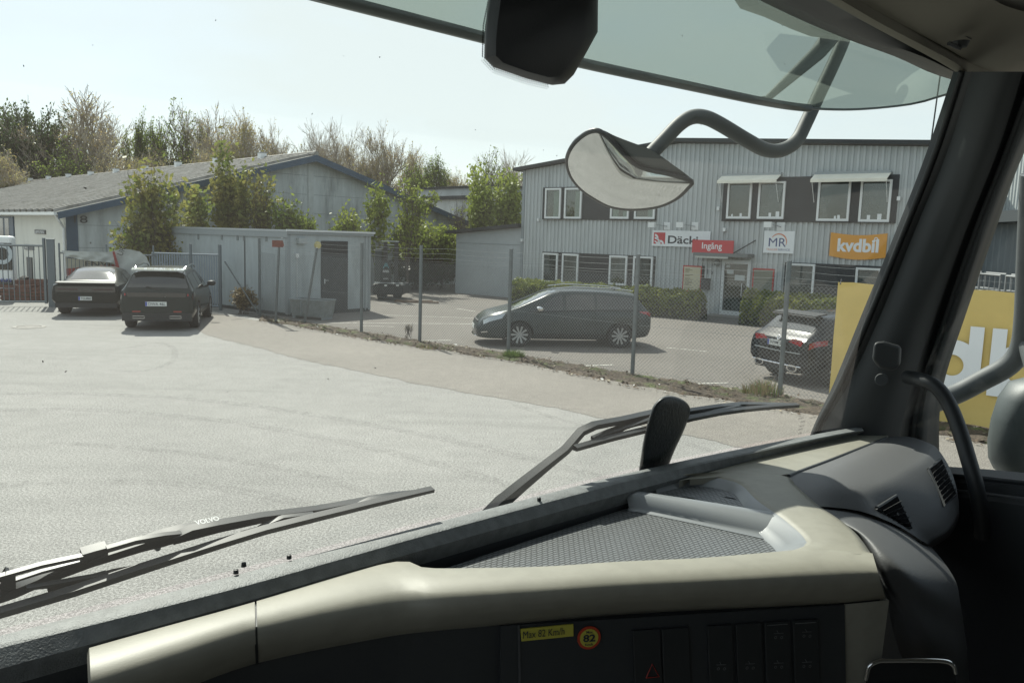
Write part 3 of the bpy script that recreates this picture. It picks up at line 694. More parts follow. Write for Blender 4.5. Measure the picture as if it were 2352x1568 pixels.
s_, r, d = sign('company_sign', 'square white sign with blue letters MR and a coral arc', 'sign', 1758, 530, 1824, 583, m_sw)
stxt(s_, r, d, 'MR', .17, .30, .74, .68, m_blue, .0); stxt(s_, r, d, 'TRAILER', .10, .12, .48, .21, m_orr, 0); stxt(s_, r, d, 'SERVICE', .49, .12, .88, .21, m_blue, 0)
b = MB(); H_ = r[3]-r[1]; base = PT(r, d+.005, .50, .52); ins = []; outs = []
for i in range(25):
    a = rad(150-175*i/24); q = od*math.cos(a)+Z*math.sin(a); wv = .012+.035*math.sin(math.pi*i/24)
    ins.append(base+q*(.36-wv)*H_); outs.append(base+q*.375*H_)
b.loft([ins, outs]).build('arc', m_orr, s_)
# slightly bowed orange sign
t0, z0, t1, z1 = orect(1910, 537, 2035, 592)
s_ = thing('car_dealer_sign', 'orange sign with bowed edges and white letters kvdbil', 'sign', tuple(O0+od*(t0+t1)/2+Z*z0+on*.036))
pts = []
for i in range(13): f_ = i/12; pts.append(O0+od*(t0+(t1-t0)*f_*1.0)+Z*(z0-.10*math.sin(math.pi*f_))+on*.04)
for i in range(13): f_ = 1-i/12; pts.append(O0+od*(t0+(t1-t0)*f_)+Z*(z1-.08*math.sin(math.pi*f_)+.05)+on*.04)
MB().prism(pts, on*.05).build('panel', m_so, s_)
r = (t0, z0, t1, z1); stxt(s_, r, .09, 'kvdbil', .14, .20, .87, .80, m_sw, .035)
b = MB(); cx_ = PT(r, .095, .815, .80); n = 20; H_ = z1-z0
b.loft([[cx_+od*math.cos(6.283*i/n)*q+Z*math.sin(6.283*i/n)*q for i in range(n)] for q in (.045*H_, .085*H_)], closed=True).build('letter_ring', m_sw, s_)
# spot lamps on arms above the signs
lamp_lab = ['small white spot lamp on an arm above the left end of the tyre shop sign', 'small white spot lamp on an arm above the right half of the tyre shop sign', 'small white spot lamp on an arm above the square white sign']
for (u0, v0, u1, v1), lb in zip(((1500, 522, 1534, 516), (1564, 522, 1598, 516), (1762, 522, 1795, 517)), lamp_lab):
    ta_, za_ = fc(u1, v1+4); tb_, zb_ = fc(u0, v0)
    p0 = O0+od*ta_+Z*za_+on*.04; p1 = O0+od*(tb_+.25)+Z*(zb_+.12)+on*.55
    lp = thing('spot_lamp', lb, 'lamp', tuple(p0), group='spot lamps over the signs')
    MB().box(*obox(p0, od, on, Z, -.14, .14, 0, .04, -.14, .16)).build('wall_plate', m_lip, lp)
    MB().tube([p0+on*.04, p0+on*.12, p1], .014, 6).build('arm', m_trim, lp)
    MB().box(*obox(p1, od, on, Z, -.15, .13, -.07, .07, -.14, .06)).build('lamp_head', m_frame, lp)
# entrance: canopy, door, number, boards
t0, z0, t1, z1 = orect(1608, 585, 1732, 592)
cn = MB().box(*obox(O0, od, on, Z, t0, t1, .036, .62, z0, z0+.13)).build('canopy', mat('canopy_grey', (.16, .17, .17), .6), off)
MB().box(*obox(O0, od, on, Z, t0+.1, t1-.75, .2, .64, z0-.07, z0-.003)).build('canopy_lamp', mat('lamp_trough', (.45, .46, .42), .5), cn)
t_, z_ = fc(1737, 552)
MB().tube([O0+od*t_+Z*z_+on*.05, O0+od*(t_-.62)+Z*(z0+.14)+on*.55], .022, 6).build('canopy_stay', m_panel, cn)
t0, z0, t1, z1 = orect(1662, 596, 1719, 728); z0 = .05
dr = MB()
for x0, x1, a, c in ((t0, t0+.11, z0, z1), (t1-.11, t1, z0, z1), (t0+.11, t1-.11, z1-.12, z1), (t0+.11, t1-.11, z0, z0+.2)):
    dr.box(*obox(O0, od, on, Z, x0, x1, .04, .12, a, c))
dr = dr.build('entrance_door', mat('door_white', (.58, .61, .61), .4), off)
MB().box(*obox(O0, od, on, Z, t0+.11, t1-.11, .06, .085, z0+.2, z1-.12)).build('door_glass', m_pane, dr)
MB().tube([O0+od*(t1-.27)+on*.12+Z*1.3, O0+od*(t1-.27)+on*.19+Z*1.3, O0+od*(t1-.27)+on*.19+Z*.85, O0+od*(t1-.27)+on*.12+Z*.85], .013, 6).build('handle', m_lip, dr)
for (u0, v0, u1, v1) in ((1672, 619, 1687, 629), (1690, 631, 1712, 645), (1671, 608, 1679, 614)):
    q = orect(u0, v0, u1, v1); MB().box(*obox(O0, od, on, Z, q[0], q[2], .086, .09, q[1], q[3])).build('notice', mat('paper', (.5, .53, .52), .7), dr)
MB().box(*obox(O0, od, on, Z, t0-.3, t1+.3, .036, 1.0, 0.0, .09)).build('door_step', mat('step_concrete', (.2, .19, .17), .9), off)
q = orect(1625, 616, 1638, 630.5); text('16', O0+od*q[0]+Z*q[1]+on*.038, od, Z, q[2]-q[0], q[3]-q[1], mat('number_grey', (.10, .12, .13), .6), off, 'house_number')
t_, z_ = fc(1617, 618); MB().box(*obox(O0, od, on, Z, t_-.03, t_+.03, .036, .1, z_-.35, z_+.12)).build('entry_phone', m_panel, off)
t_, z_ = fc(1624, 652); bx = MB().box(*obox(O0, od, on, Z, t_-.16, t_+.16, .036, .22, z_-.2, z_+.22)).build('mailbox', m_panel, off)
m_rframe = mat('red_frame', (.42, .04, .035), .5)
for (u0, v0, u1, v1), lab, mt in (((1571.5, 609, 1611.5, 664), 'red framed notice board with a cream tenant list left of the door', mat('board_cream', (.55, .51, .36), .6)),
                                  ((1731.5, 615.5, 1777, 668), 'red framed notice board with an empty olive face right of the door', mat('board_olive', (.17, .18, .14), .5))):
    q = orect(u0, v0, u1, v1); q = (q[0], q[3]-1.02, q[2], q[3])
    nb = thing('notice_board', lab, 'notice board', tuple(O0+od*(q[0]+q[2])/2+Z*q[1]))
    MB().box(*obox(O0, od, on, Z, q[0], q[2], .036, .08, q[1], q[3])).build('frame', m_rframe, nb)
    MB().box(*obox(O0, od, on, Z, q[0]+.05, q[2]-.05, .08, .084, q[1]+.05, q[3]-.05)).build('board_face', mt, nb)
    if 'cream' in lab:
        random.seed(4); b = MB(); z_ = q[3]-.14
        while z_ > q[1]+.1:
            b.box(*obox(O0, od, on, Z, q[0]+.1, q[0]+.1+random.uniform(.15, .36), .085, .087, z_, z_+.018)); z_ -= random.choice((.045, .045, .09))
        b.build('text_lines', mat('faint_print', (.16, .14, .10), .7), nb)
# annex, low wing at the left
m_ann = mat('annex_board', (.38, .41, .42), .6, var=((.7, .06), (5, .04)))
za, zb_ = fc(1050, 536)[1], fc(1195, 522)[1]; ta_ = fc(1046, 640)[0]
ann = thing('annex', 'low grey wing with a slanting dark roof at the left of the office', 'annex', tuple(O0+od*ta_))
cladwall('front_wall', O0+od*ta_, od, -ta_-.07, 0, lambda t: za+(zb_-za)*t/(-ta_), on, .25, .004, m_ann, ann, .9)
cladwall('end_wall', O0+od*ta_, ob, 9, 0, lambda t: za, -od, .25, .004, m_ann, ann, .9)
a = O0+od*(ta_-.45)+on*.3+Z*(za-.02); c = O0-od*.08+on*.3+Z*(zb_+.0)
MB().prism([a, c, c+Z*.16, a+Z*.13], ob*9).build('roof', m_eave, ann)
MB().box(*obox(O0, od, on, Z, ta_, -.07, .005, .02, za-.45, za-.43)).build('trim', m_trim, ann)
# hedges
def leaves(b, c, s_, mi=0, up=0):
    d = Vector((random.gauss(0, 1), random.gauss(0, 1), random.gauss(0, .7)+up)).normalized(); a = d.orthogonal().normalized(); e_ = d.cross(a)
    t = random.uniform(0, 6.28); a, e_ = a*math.cos(t)+e_*math.sin(t), e_*math.cos(t)-a*math.sin(t)
    b.add([c-a*s_, c-e_*s_*.55, c+a*s_, c+e_*s_*.55], [(0, 1, 2, 3)], mi)
m_hedge = leafmat('hedge_leaf', (.10, .14, .03), (.27, .29, .07), .42, 3.5); m_core = mat('twig_core', (.035, .035, .02), .95)
def hedge(label, A, B, dep, h, seed, n):
    random.seed(seed); d = (B-A); Ln = d.length; d.normalize(); q = Vector((-d.y, d.x, 0)); b = MB()
    nn = int(Ln/.25); rails = []
    for i in range(nn+1):
        r_ = []
        for j in range(10):
            a = math.pi*j/9; yy = math.cos(a); zz = math.sin(a)**.55
            p = A+d*(i*Ln/nn)+q*(dep/2-yy*dep/2*.8); hh = h*.82*(1+.10*noise.noise(Vector((i*.4, j*.3, seed))))
            e_ = 1 if 0 < i < nn else .5
            r_.append(Vector((p.x, p.y, zz*hh*e_)))
        rails.append(r_)
    b.loft(rails, mi=0)
    for k in range(n):
        i = random.random(); a = math.pi*random.random(); yy = math.cos(a)*(1+random.uniform(-.12, .12)); zz = math.sin(a)**.5
        f = 1-max(0, abs(i-.5)*2-.96)*8
        bumpy = 1+.14*noise.noise(Vector((i*Ln*1.1, a*1.2, seed)))+.10*noise.noise(Vector((i*Ln*4, a*3, seed)))
        p = A+d*(i*Ln)+q*(dep/2-yy*dep/2*f); p = Vector((p.x, p.y, max(.02, zz*h*bumpy*random.uniform(.86, 1.04)*(.6+.4*f))))
        leaves(b, p, random.uniform(.03, .065), 1, .5)
    o = b.build('hedge', [m_core, m_hedge]); return tag(o, label, 'hedge')
hedge('long clipped green hedge under the left lower office windows behind the grey wagon', gp(1163, 699), gp(1604, 737), .95, 1.02, 2, 17000)
hedge('clipped green hedge right of the entrance door behind the black hatchback', gp(1693, 746), gp(1990, 775), .95, 1.15, 9, 15000)
# building strip right of the office seen through the side window
rw_ = thing('side_warehouse', 'grey steel hall with dark eave seen through the side window', 'warehouse', (19, 24, 0))
a = flat(ond(2225, 520, 27)); c = flat(ond(2700, 520, 17)); dv = (c-a).normalized(); nn_ = Vector((dv.y, -dv.x, 0))
zt = ond(2300, 512, 25).z
cladwall('wall', a, dv, 16, 0, lambda t: zt, nn_, .4, .03, mat('dull_steel', (.16, .18, .185), .6, var=(1, .1)), rw_)
MB().box(*obox(a, dv, nn_, Z, -.2, 16, -.02, .45, zt-.02, zt+.3)).build('eave', mat('eave_grey', (.07, .08, .085), .6), rw_)
cladwall('upper_wall', a-nn_*.8, dv, 16, zt+.3, lambda t: zt+2.3, nn_, .2, .03, m_corr, rw_)
for k in range(7):
    p = a+dv*(1.0+k*1.5)+nn_*1.0
    t_ = thing('stock_crate', 'pale wire crate by the side hall above the yellow banner, number %s from the left' % ('first second third fourth fifth sixth seventh'.split()[k]), 'crate', tuple(p))
    t_['label'] = ['pale wire crate nearest the windscreen pillar by the side hall', 'pale wire crate second from the windscreen pillar by the side hall', 'pale wire crate third from the windscreen pillar by the side hall', 'pale wire crate fourth from the pillar by the side hall', 'pale wire crate fifth from the pillar by the side hall', 'pale wire crate sixth from the pillar by the side hall', 'pale wire crate farthest from the pillar by the side hall'][k]
    t_['group'] = 'crates by the side hall'
    M_ = obox(p, dv, nn_, Z, 0, 1, 0, 1, 0, 1)[2]
    b = MB()
    for q in ((0, 0), (1.2, 0), (0, .8), (1.2, .8)): b.tube([M_ @ Vector((q[0], q[1], 0)), M_ @ Vector((q[0], q[1], 2.15))], .03, 4)
    for z_ in (.2, 1.0, 1.7, 2.15):
        b.tube([M_ @ Vector((0, .8, z_)), M_ @ Vector((1.2, .8, z_))], .03, 4); b.tube([M_ @ Vector((0, 0, z_)), M_ @ Vector((1.2, 0, z_))], .03, 4)
    for x_ in (.3, .6, .9): b.tube([M_ @ Vector((x_, .8, 1.0)), M_ @ Vector((x_, .8, 2.15))], .012, 4)
    b.build('crate_frame', mat('dull_crate_steel', (.16, .17, .175), .6), t_)
    MB().box((.05, .05, 1.05), (1.1, .7, 1.75), M_).build('crate_load', mat('load_grey', (.17, .18, .185), .7, var=(6, .4)), t_)
# ================================================================== YELLOW BANNER on the fence
m_yel = mat('yellow_banner', (.66, .49, .16), .7, var=((1.2, .06), (4, .04)))
fn_ = Vector((fdir.y, -fdir.x, 0))
if fn_.y > 0: fn_ = -fn_
P9 = FP[9]
bt0 = (onp(1903, 925, P9+fn_*.05, fn_)-P9).dot(fdir)
BN = thing('yellow_banner', 'large yellow cloth banner with white letters tied to the fence right of the black hatchback', 'banner', tuple(P9+fdir*(bt0+2)))
zb0 = onp(1903, 925, P9+fn_*.05, fn_).z; zb1 = onp(1924, 648, P9+fn_*.05, fn_).z
ra = []
for j in range(10):
    z_ = zb0+(zb1-zb0)*j/9
    ra.append([P9+fdir*(bt0+i*.25)+fn_*(.06+.018*noise.noise(Vector((i*.3, j*.3, 0))))+Z*(z_+(.012*math.sin(i*1.6) if j in (0, 9) else 0)) for i in range(34)])
MB().loft(ra).build('cloth', m_yel, BN, smooth=80)
b = MB()
for k in range(9):
    b.tube([P9+fdir*(bt0+.04+k*.9)+fn_*.07+Z*(zb1-.03), P9+fdir*(bt0+.04+k*.9)+fn_*.02+Z*(zb1+.05)], .012, 5)
b.build('cable_tie', m_ink, BN)
m_bw = mat('banner_white', (.80, .82, .82), .7)
# letters d and b built from stems and round bowls
def onb(u, v): p = onp(u, v, P9+fn_*.09, fn_); return (p-P9).dot(fdir), p.z
sd0, zt_ = onb(2230, 749); sd1, _ = onb(2263, 749); _, zbm = onb(2250, 905)
cx_, cz_ = onb(2196, 838); ri = .165; ro = .40
def ringmb(cx, cz, r0, r1, n=40):
    b = MB(); P = lambda t, z_: P9+fdir*t+fn_*.10+Z*z_
    b.loft([[P(cx+math.cos(6.283*i/n)*r_, cz+math.sin(6.283*i/n)*r_) for i in range(n)] for r_ in (r0, r1)], closed=True); return b
def bar(t0, t1, z0, z1):
    P = lambda t, z_: P9+fdir*t+fn_*.103+Z*z_
    return MB().add([P(t0, z0), P(t1, z0), P(t1, z1), P(t0, z1)], [(0, 1, 2, 3)])
cz_ = zbm + ro
sb0 = onb(2282, 749)[0]; sb1 = sb0+(sd1-sd0)
for mbx in (ringmb(sd1-ro, cz_, ri, ro), bar(sd0, sd1, zbm, zt_), bar(sb0, sb1, zbm, zt_), ringmb(sb0+ro, cz_, ri, ro)): mbx.build('letter', m_bw, BN)
# ================================================================== TREES
m_bark = mat('bark', (.085, .070, .058), .9, var=(4, .3)); m_twig = mat('twig_brown', (.36, .32, .26), .9, var=(1, .3))  # twig colour lightened to stand in for haze over the far trees
lf_green = leafmat('leaf_green', (.09, .14, .03), (.23, .28, .06), .5, .8)
lf_bright = leafmat('leaf_spring', (.14, .19, .03), (.26, .30, .06), .45, 1.0)
lf_dark = leafmat('leaf_dark', (.05, .085, .03), (.10, .13, .045), .4, .5)
lf_bud = leafmat('leaf_bud', (.36, .26, .14), (.33, .33, .12), .55, .6)  # buds lightened too, far-tree haze put into their colour
lf_mix = leafmat('leaf_maple', (.13, .18, .04), (.27, .24, .07), .5, 1.2)
def tree_mesh(seed, h, spread, trunk=.25, depth=5, leafn=0, leafs=.12, start=.15, rmin=.012, gather=.55, stems=1, pct=.90):
    """returns two builders: wood and leaves, base at the origin"""
    random.seed(seed); wd = MB(); lv = MB(); tips = []
    def grow(p, d, ln, r, lev):
        n = 3; pts = [p]; rr = [r]; q = p
        for i in range(n):
            d = (d + Vector((random.gauss(0, .10), random.gauss(0, .10), random.gauss(.05, .05)))).normalized()
            q = q + d*ln/n; pts.append(q); rr.append(max(rmin*.6, r*(1-.45*(i+1)/n)))
        wd.tube(pts, rr, 5 if lev < 2 else 3, cap=False)
        if lev >= depth-1: tips.extend(pts[1:])
        if lev >= depth: return
        k = random.choice((2, 3, 3)) if lev else random.choice((4, 5, 6))
        for i in range(k):
            j = random.choice((1, 2, 3)) if lev else random.choice((1, 2, 3, 3))
            az = random.uniform(0, 6.283); tilt = random.uniform(.25, .8)*(1.15-gather*.5)
            a = d.orthogonal().normalized(); e_ = d.cross(a)
            nd = (d*math.cos(tilt) + (a*math.cos(az)+e_*math.sin(az))*math.sin(tilt)); nd.z += .12*gather; nd.normalize()
            grow(pts[j], nd, ln*random.uniform(.6, .85), max(rmin, rr[j]*.62), lev+1)
        grow(pts[-1], d, ln*.8, rr[-1]*.9, lev+1)
    for s_ in range(stems):
        d0 = Vector((random.gauss(0, .06 if stems == 1 else .3), random.gauss(0, .06 if stems == 1 else .3), 1)).normalized()
        grow(Vector((random.gauss(0, .1*(stems > 1)), random.gauss(0, .1*(stems > 1)), 0)), d0, h*(.30 if stems == 1 else .34), trunk/(stems**.5), 0)
    zz = sorted(p.z for p in wd.v); zmax = zz[int(len(zz)*.985)]; sx = max(1e-3, sorted(math.hypot(p.x, p.y) for p in wd.v)[int(len(wd.v)*pct)])
    S = Vector((spread/2/sx, spread/2/sx, h/zmax))
    wd.v = [Vector((p.x*S.x, p.y*S.y, p.z*S.z)) for p in wd.v]; tips = [Vector((p.x*S.x, p.y*S.y, p.z*S.z)) for p in tips]
    for k in range(leafn):
        c = random.choice(tips)+Vector((random.gauss(0, leafs*1.3), random.gauss(0, leafs*1.3), random.gauss(0, leafs)))
        leaves(lv, c, leafs*random.uniform(.6, 1.25), 0)
    return wd, lv
def place_tree(name, label, src, p, sc_=1, rz=0, group=None, sz=None):
    """src = (wood mesh, leaf mesh, mats)"""
    t = thing(name, label, 'tree', (p.x, p.y, 0), rz, group)
    for nm, me in (('trunk', src[0]), ('crown', src[1])):
        if me is None: continue
        o = bpy.data.objects.new(nm, me); link(o); o.parent = t; o.scale = (sc_, sc_, sz or sc_)
    return t
def proto(seed, h, spread, wm_, lm_, **k):
    wd, lv = tree_mesh(seed, h, spread, **k); r = []
    for b, m_ in ((wd, wm_), (lv, lm_)):
        if not b.v: r.append(None); continue
        me = bpy.data.meshes.new('tree_part'); me.from_pydata([tuple(p) for p in b.v], [], b.f); me.materials.append(m_); me.update(); r.append(me)
    return r
P_bare = [proto(s, 14, 10, m_twig, lf_bud, trunk=.28, depth=6, leafn=5500, leafs=.10, rmin=.026) for s in (11, 12)]
P_bud = [proto(s, 14, 9, m_twig, lf_bud, trunk=.26, depth=6, leafn=6500, leafs=.12, rmin=.022) for s in (21,)]
P_green = [proto(s, 13, 8, m_bark, lf_green, trunk=.28, depth=6, leafn=8500, leafs=.14, rmin=.022) for s in (31, 32)]
P_dark = [proto(s, 12, 8, m_bark, lf_dark, trunk=.3, depth=6, leafn=10000, leafs=.17, rmin=.02) for s in (41,)]
P_twig = [proto(s, 13, 9, m_twig, lf_bud, trunk=.22, depth=6, leafn=800, leafs=.07, rmin=.022) for s in (51,)]
FG = 'trees behind the warehouse roof'
rows = [ # u, v_top, depth, width px, proto, label
 (60, 240, 78, 150, P_dark[0], 'dark green tall tree near the left edge of the picture above the warehouse roof'),
 (178, 226, 82, 215, P_bare[0], 'tallest wide brown budding tree with open twigs above the left roof'),
 (165, 330, 74, 150, P_green[1], 'low dense green tree in front of the tallest brown tree'),
 (20, 345, 70, 150, P_bud[0], 'brown bushy tree cut by the left edge of the picture'),
 (250, 350, 74, 110, P_bud[0], 'small brown budding tree right of the low dense green tree'),
 (308, 270, 80, 95, P_green[0], 'slim half leafed tree with dark clumps right of the tallest tree'),
 (398, 250, 80, 135, P_green[1], 'round green budding tree in the middle of the left tree row'),
 (478, 252, 82, 130, P_bare[1], 'brown twiggy tree directly right of the round green budding tree'),
 (560, 266, 80, 130, P_bud[0], 'reddish brown budding tree above the middle of the warehouse roof'),
 (640, 298, 80, 120, P_bare[0], 'thin brown tree sloping down toward the warehouse ridge'),
 (455, 330, 72, 130, P_bud[0], 'low tan tree peeping over the roof beside the tall sapling'),
 (352, 350, 72, 110, P_bud[0], 'low tan bush tree under the round green tree'),
 (742, 282, 84, 130, P_twig[0], 'bare leafless tree with fine twigs just right of the warehouse ridge'),
 (820, 320, 82, 95, P_bare[1], 'small brown tree between the bare tree and the tall twin tree'),
 (892, 302, 80, 135, P_bare[0], 'tall twin brown tree above the right slope of the warehouse'),
 (945, 335, 80, 90, P_bud[0], 'tan budding tree close to the green tree over the far hall'),
 (1003, 356, 74, 100, P_green[0], 'full green tree standing above the far white hall'),
 (1055, 392, 80, 90, P_bud[0], 'low reddish brown tree right of the full green tree'),
 (1135, 357, 76, 110, P_green[1], 'loose green tree left of the office building roof'),
 (1180, 352, 90, 120, P_twig[0], 'fine bare tree rising behind the corner of the office building'),
 (690, 340, 95, 140, P_bud[0], 'distant brown tree showing through behind the ridge'),
 (860, 385, 95, 140, P_bud[0], 'distant brown tree low behind the right slope of the warehouse'),
 (1090, 410, 95, 140, P_bare[1], 'distant brown twigs low between the two green trees'),
]
for i, (u, vt, d, wpx, pr, lb) in enumerate(rows):
    T = ond(u, vt+8, d); hh = T.z; wm_ = wpx*1.15/F_PX*d
    zs_ = sorted(v.co.z for v in pr[0].vertices); ph = zs_[int(len(zs_)*.996)]; pw = {id(P_dark[0]): 8}.get(id(pr), 9)
    place_tree('deciduous_tree' if pr is not P_dark[0] else 'evergreen_tree', lb, pr, T, wm_/pw, i*1.3, FG, hh/ph)
# undergrowth behind the buildings
random.seed(77); b = MB()
for k in range(26000):
    u = random.uniform(-80, 1240); d = random.uniform(66, 100); p = ond(u, 500, d)
    hmax = 5.0+2.2*noise.noise(Vector((p.x*.12, p.y*.12, 0)))+1.2*noise.noise(Vector((p.x*.5, p.y*.5, 0)))
    leaves(b, Vector((p.x, p.y, random.random()**.7*hmax)), random.uniform(.2, .42), 0 if random.random() < .6 else 1)
und = b.build('undergrowth', [leafmat('under_brown', (.10, .075, .04), (.14, .11, .05), .3, .3), lf_dark]); tag(und, 'dense mixed brown and green undergrowth below the row of trees', 'undergrowth', kind='stuff')
# ---- nearer shrubs and saplings
def sapling(name, label, u, vtop, vbase, wpx, seed, lm_, leafn, leafs, stems=1, d=None, depth=4, trunk=.05, cat='tree', gather=.8, rmin=.006):
    d = d or (2.7*F_PX/(vbase-(548+.031*(u-1176))))
    T = ond(u, vtop, d); h = T.z; wd, lv = tree_mesh(seed, h, wpx*.86/F_PX*d, trunk=trunk, depth=depth, leafn=leafn, leafs=leafs, rmin=rmin, gather=gather, stems=stems, pct=.96)
    t = thing(name, label, cat, (T.x, T.y, 0)); base = Vector((T.x, T.y, 0))
    for nm, bb, m_ in (('trunk', wd, m_bark), ('crown', lv, lm_)):
        bb.v = [p+base for p in bb.v]; bb.build(nm, m_, t)
    return t
sapling('maple_bush', 'tall open young maple bush growing up behind the parked black cars', 350, 398, 700, 140, 101, lf_mix, 1250, .12, stems=5, d=30.0, depth=4, cat='bush')
sapling('maple_bush', 'wider lower leafy bush at the foot of the tall maple bush behind the dark suv', 345, 505, 700, 170, 102, lf_mix, 1900, .10, stems=6, d=29.6, cat='bush')
sapling('maple_bush', 'narrow leafy bush just right of the tall maple bush by the shed roof', 442, 436, 680, 75, 103, lf_mix, 1000, .11, stems=3, d=33, cat='bush')
sapling('maple_sapling', 'tallest narrow sapling rising in front of the warehouse gable', 503, 345, 650, 62, 104, lf_mix, 1300, .12, stems=3, d=35)
sapling('maple_sapling', 'reddish green sapling just right of the tallest narrow one', 545, 405, 650, 70, 105, lf_mix, 1700, .11, stems=3, d=35)
sapling('green_bush', 'full green bush behind the middle of the shed roof', 605, 404, 650, 95, 106, lf_mix, 1200, .11, stems=6, d=35.5, cat='bush')
sapling('green_bush', 'green bush tapering to the right behind the shed roof corner', 652, 462, 650, 90, 107, lf_green, 1100, .11, stems=6, d=35.5, cat='bush')
sapling('green_bush', 'small low bush peeping over the right end of the shed roof', 700, 505, 650, 70, 112, lf_green, 1500, .10, stems=5, d=36, cat='bush')
sapling('green_bush', 'small yellowish bush over the shed roof near the dark door', 800, 495, 650, 95, 108, lf_bright, 2200, .09, stems=6, d=36, cat='bush')
sapling('maple_sapling', 'thin leaning sapling with bright leaves right of the shed', 868, 428, 660, 85, 109, lf_bright, 750, .12, stems=2, d=37)
sapling('young_tree', 'open young tree with few spring leaves before the far hall', 940, 418, 665, 130, 110, lf_bright, 1000, .10, stems=1, d=38, depth=5, trunk=.12)
sapling('yellow_green_bush', 'big yellow green bush between the shed and the low grey wing', 960, 520, 676, 170, 111, lf_bright, 7500, .11, stems=9, d=41, cat='bush')
sapling('yellow_green_bush', 'dense yellow green bush hard against the low grey wing', 1015, 535, 676, 85, 113, lf_bright, 3600, .11, stems=7, d=41, cat='bush')
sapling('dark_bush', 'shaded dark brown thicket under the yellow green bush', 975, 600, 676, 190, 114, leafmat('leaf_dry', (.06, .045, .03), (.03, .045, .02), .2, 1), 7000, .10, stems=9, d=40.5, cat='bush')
sapling('young_tree', 'bright green young tree close to the left side of the office building', 1172, 412, 650, 115, 115, lf_bright, 2800, .13, stems=3, d=43, depth=4, trunk=.1)
sapling('young_tree', 'thin green tree left of the bright one before the far hall', 1110, 400, 650, 95, 116, lf_bright, 1900, .13, stems=2, d=44, depth=4, trunk=.1)
sapling('bare_shrub', 'nearly leafless shrub in front of the far pale hall', 1045, 470, 650, 120, 117, lf_bright, 120, .07, stems=4, d=43, depth=4, trunk=.06, cat='shrub')
sapling('dry_bush', 'dry brown bush at the foot of the fence left of the shed', 560, 668, 726, 58, 118, m_straw, 2600, .045, stems=9, d=26.0, depth=4, trunk=.03, cat='bush', gather=.3, rmin=.003)
sapling('dry_weed', 'small leafless reddish weed behind the fence mesh left of the grey wagon', 935, 745, 783, 38, 119, m_straw, 20, .02, stems=6, d=20.8, depth=3, trunk=.01, cat='weed', rmin=.002)
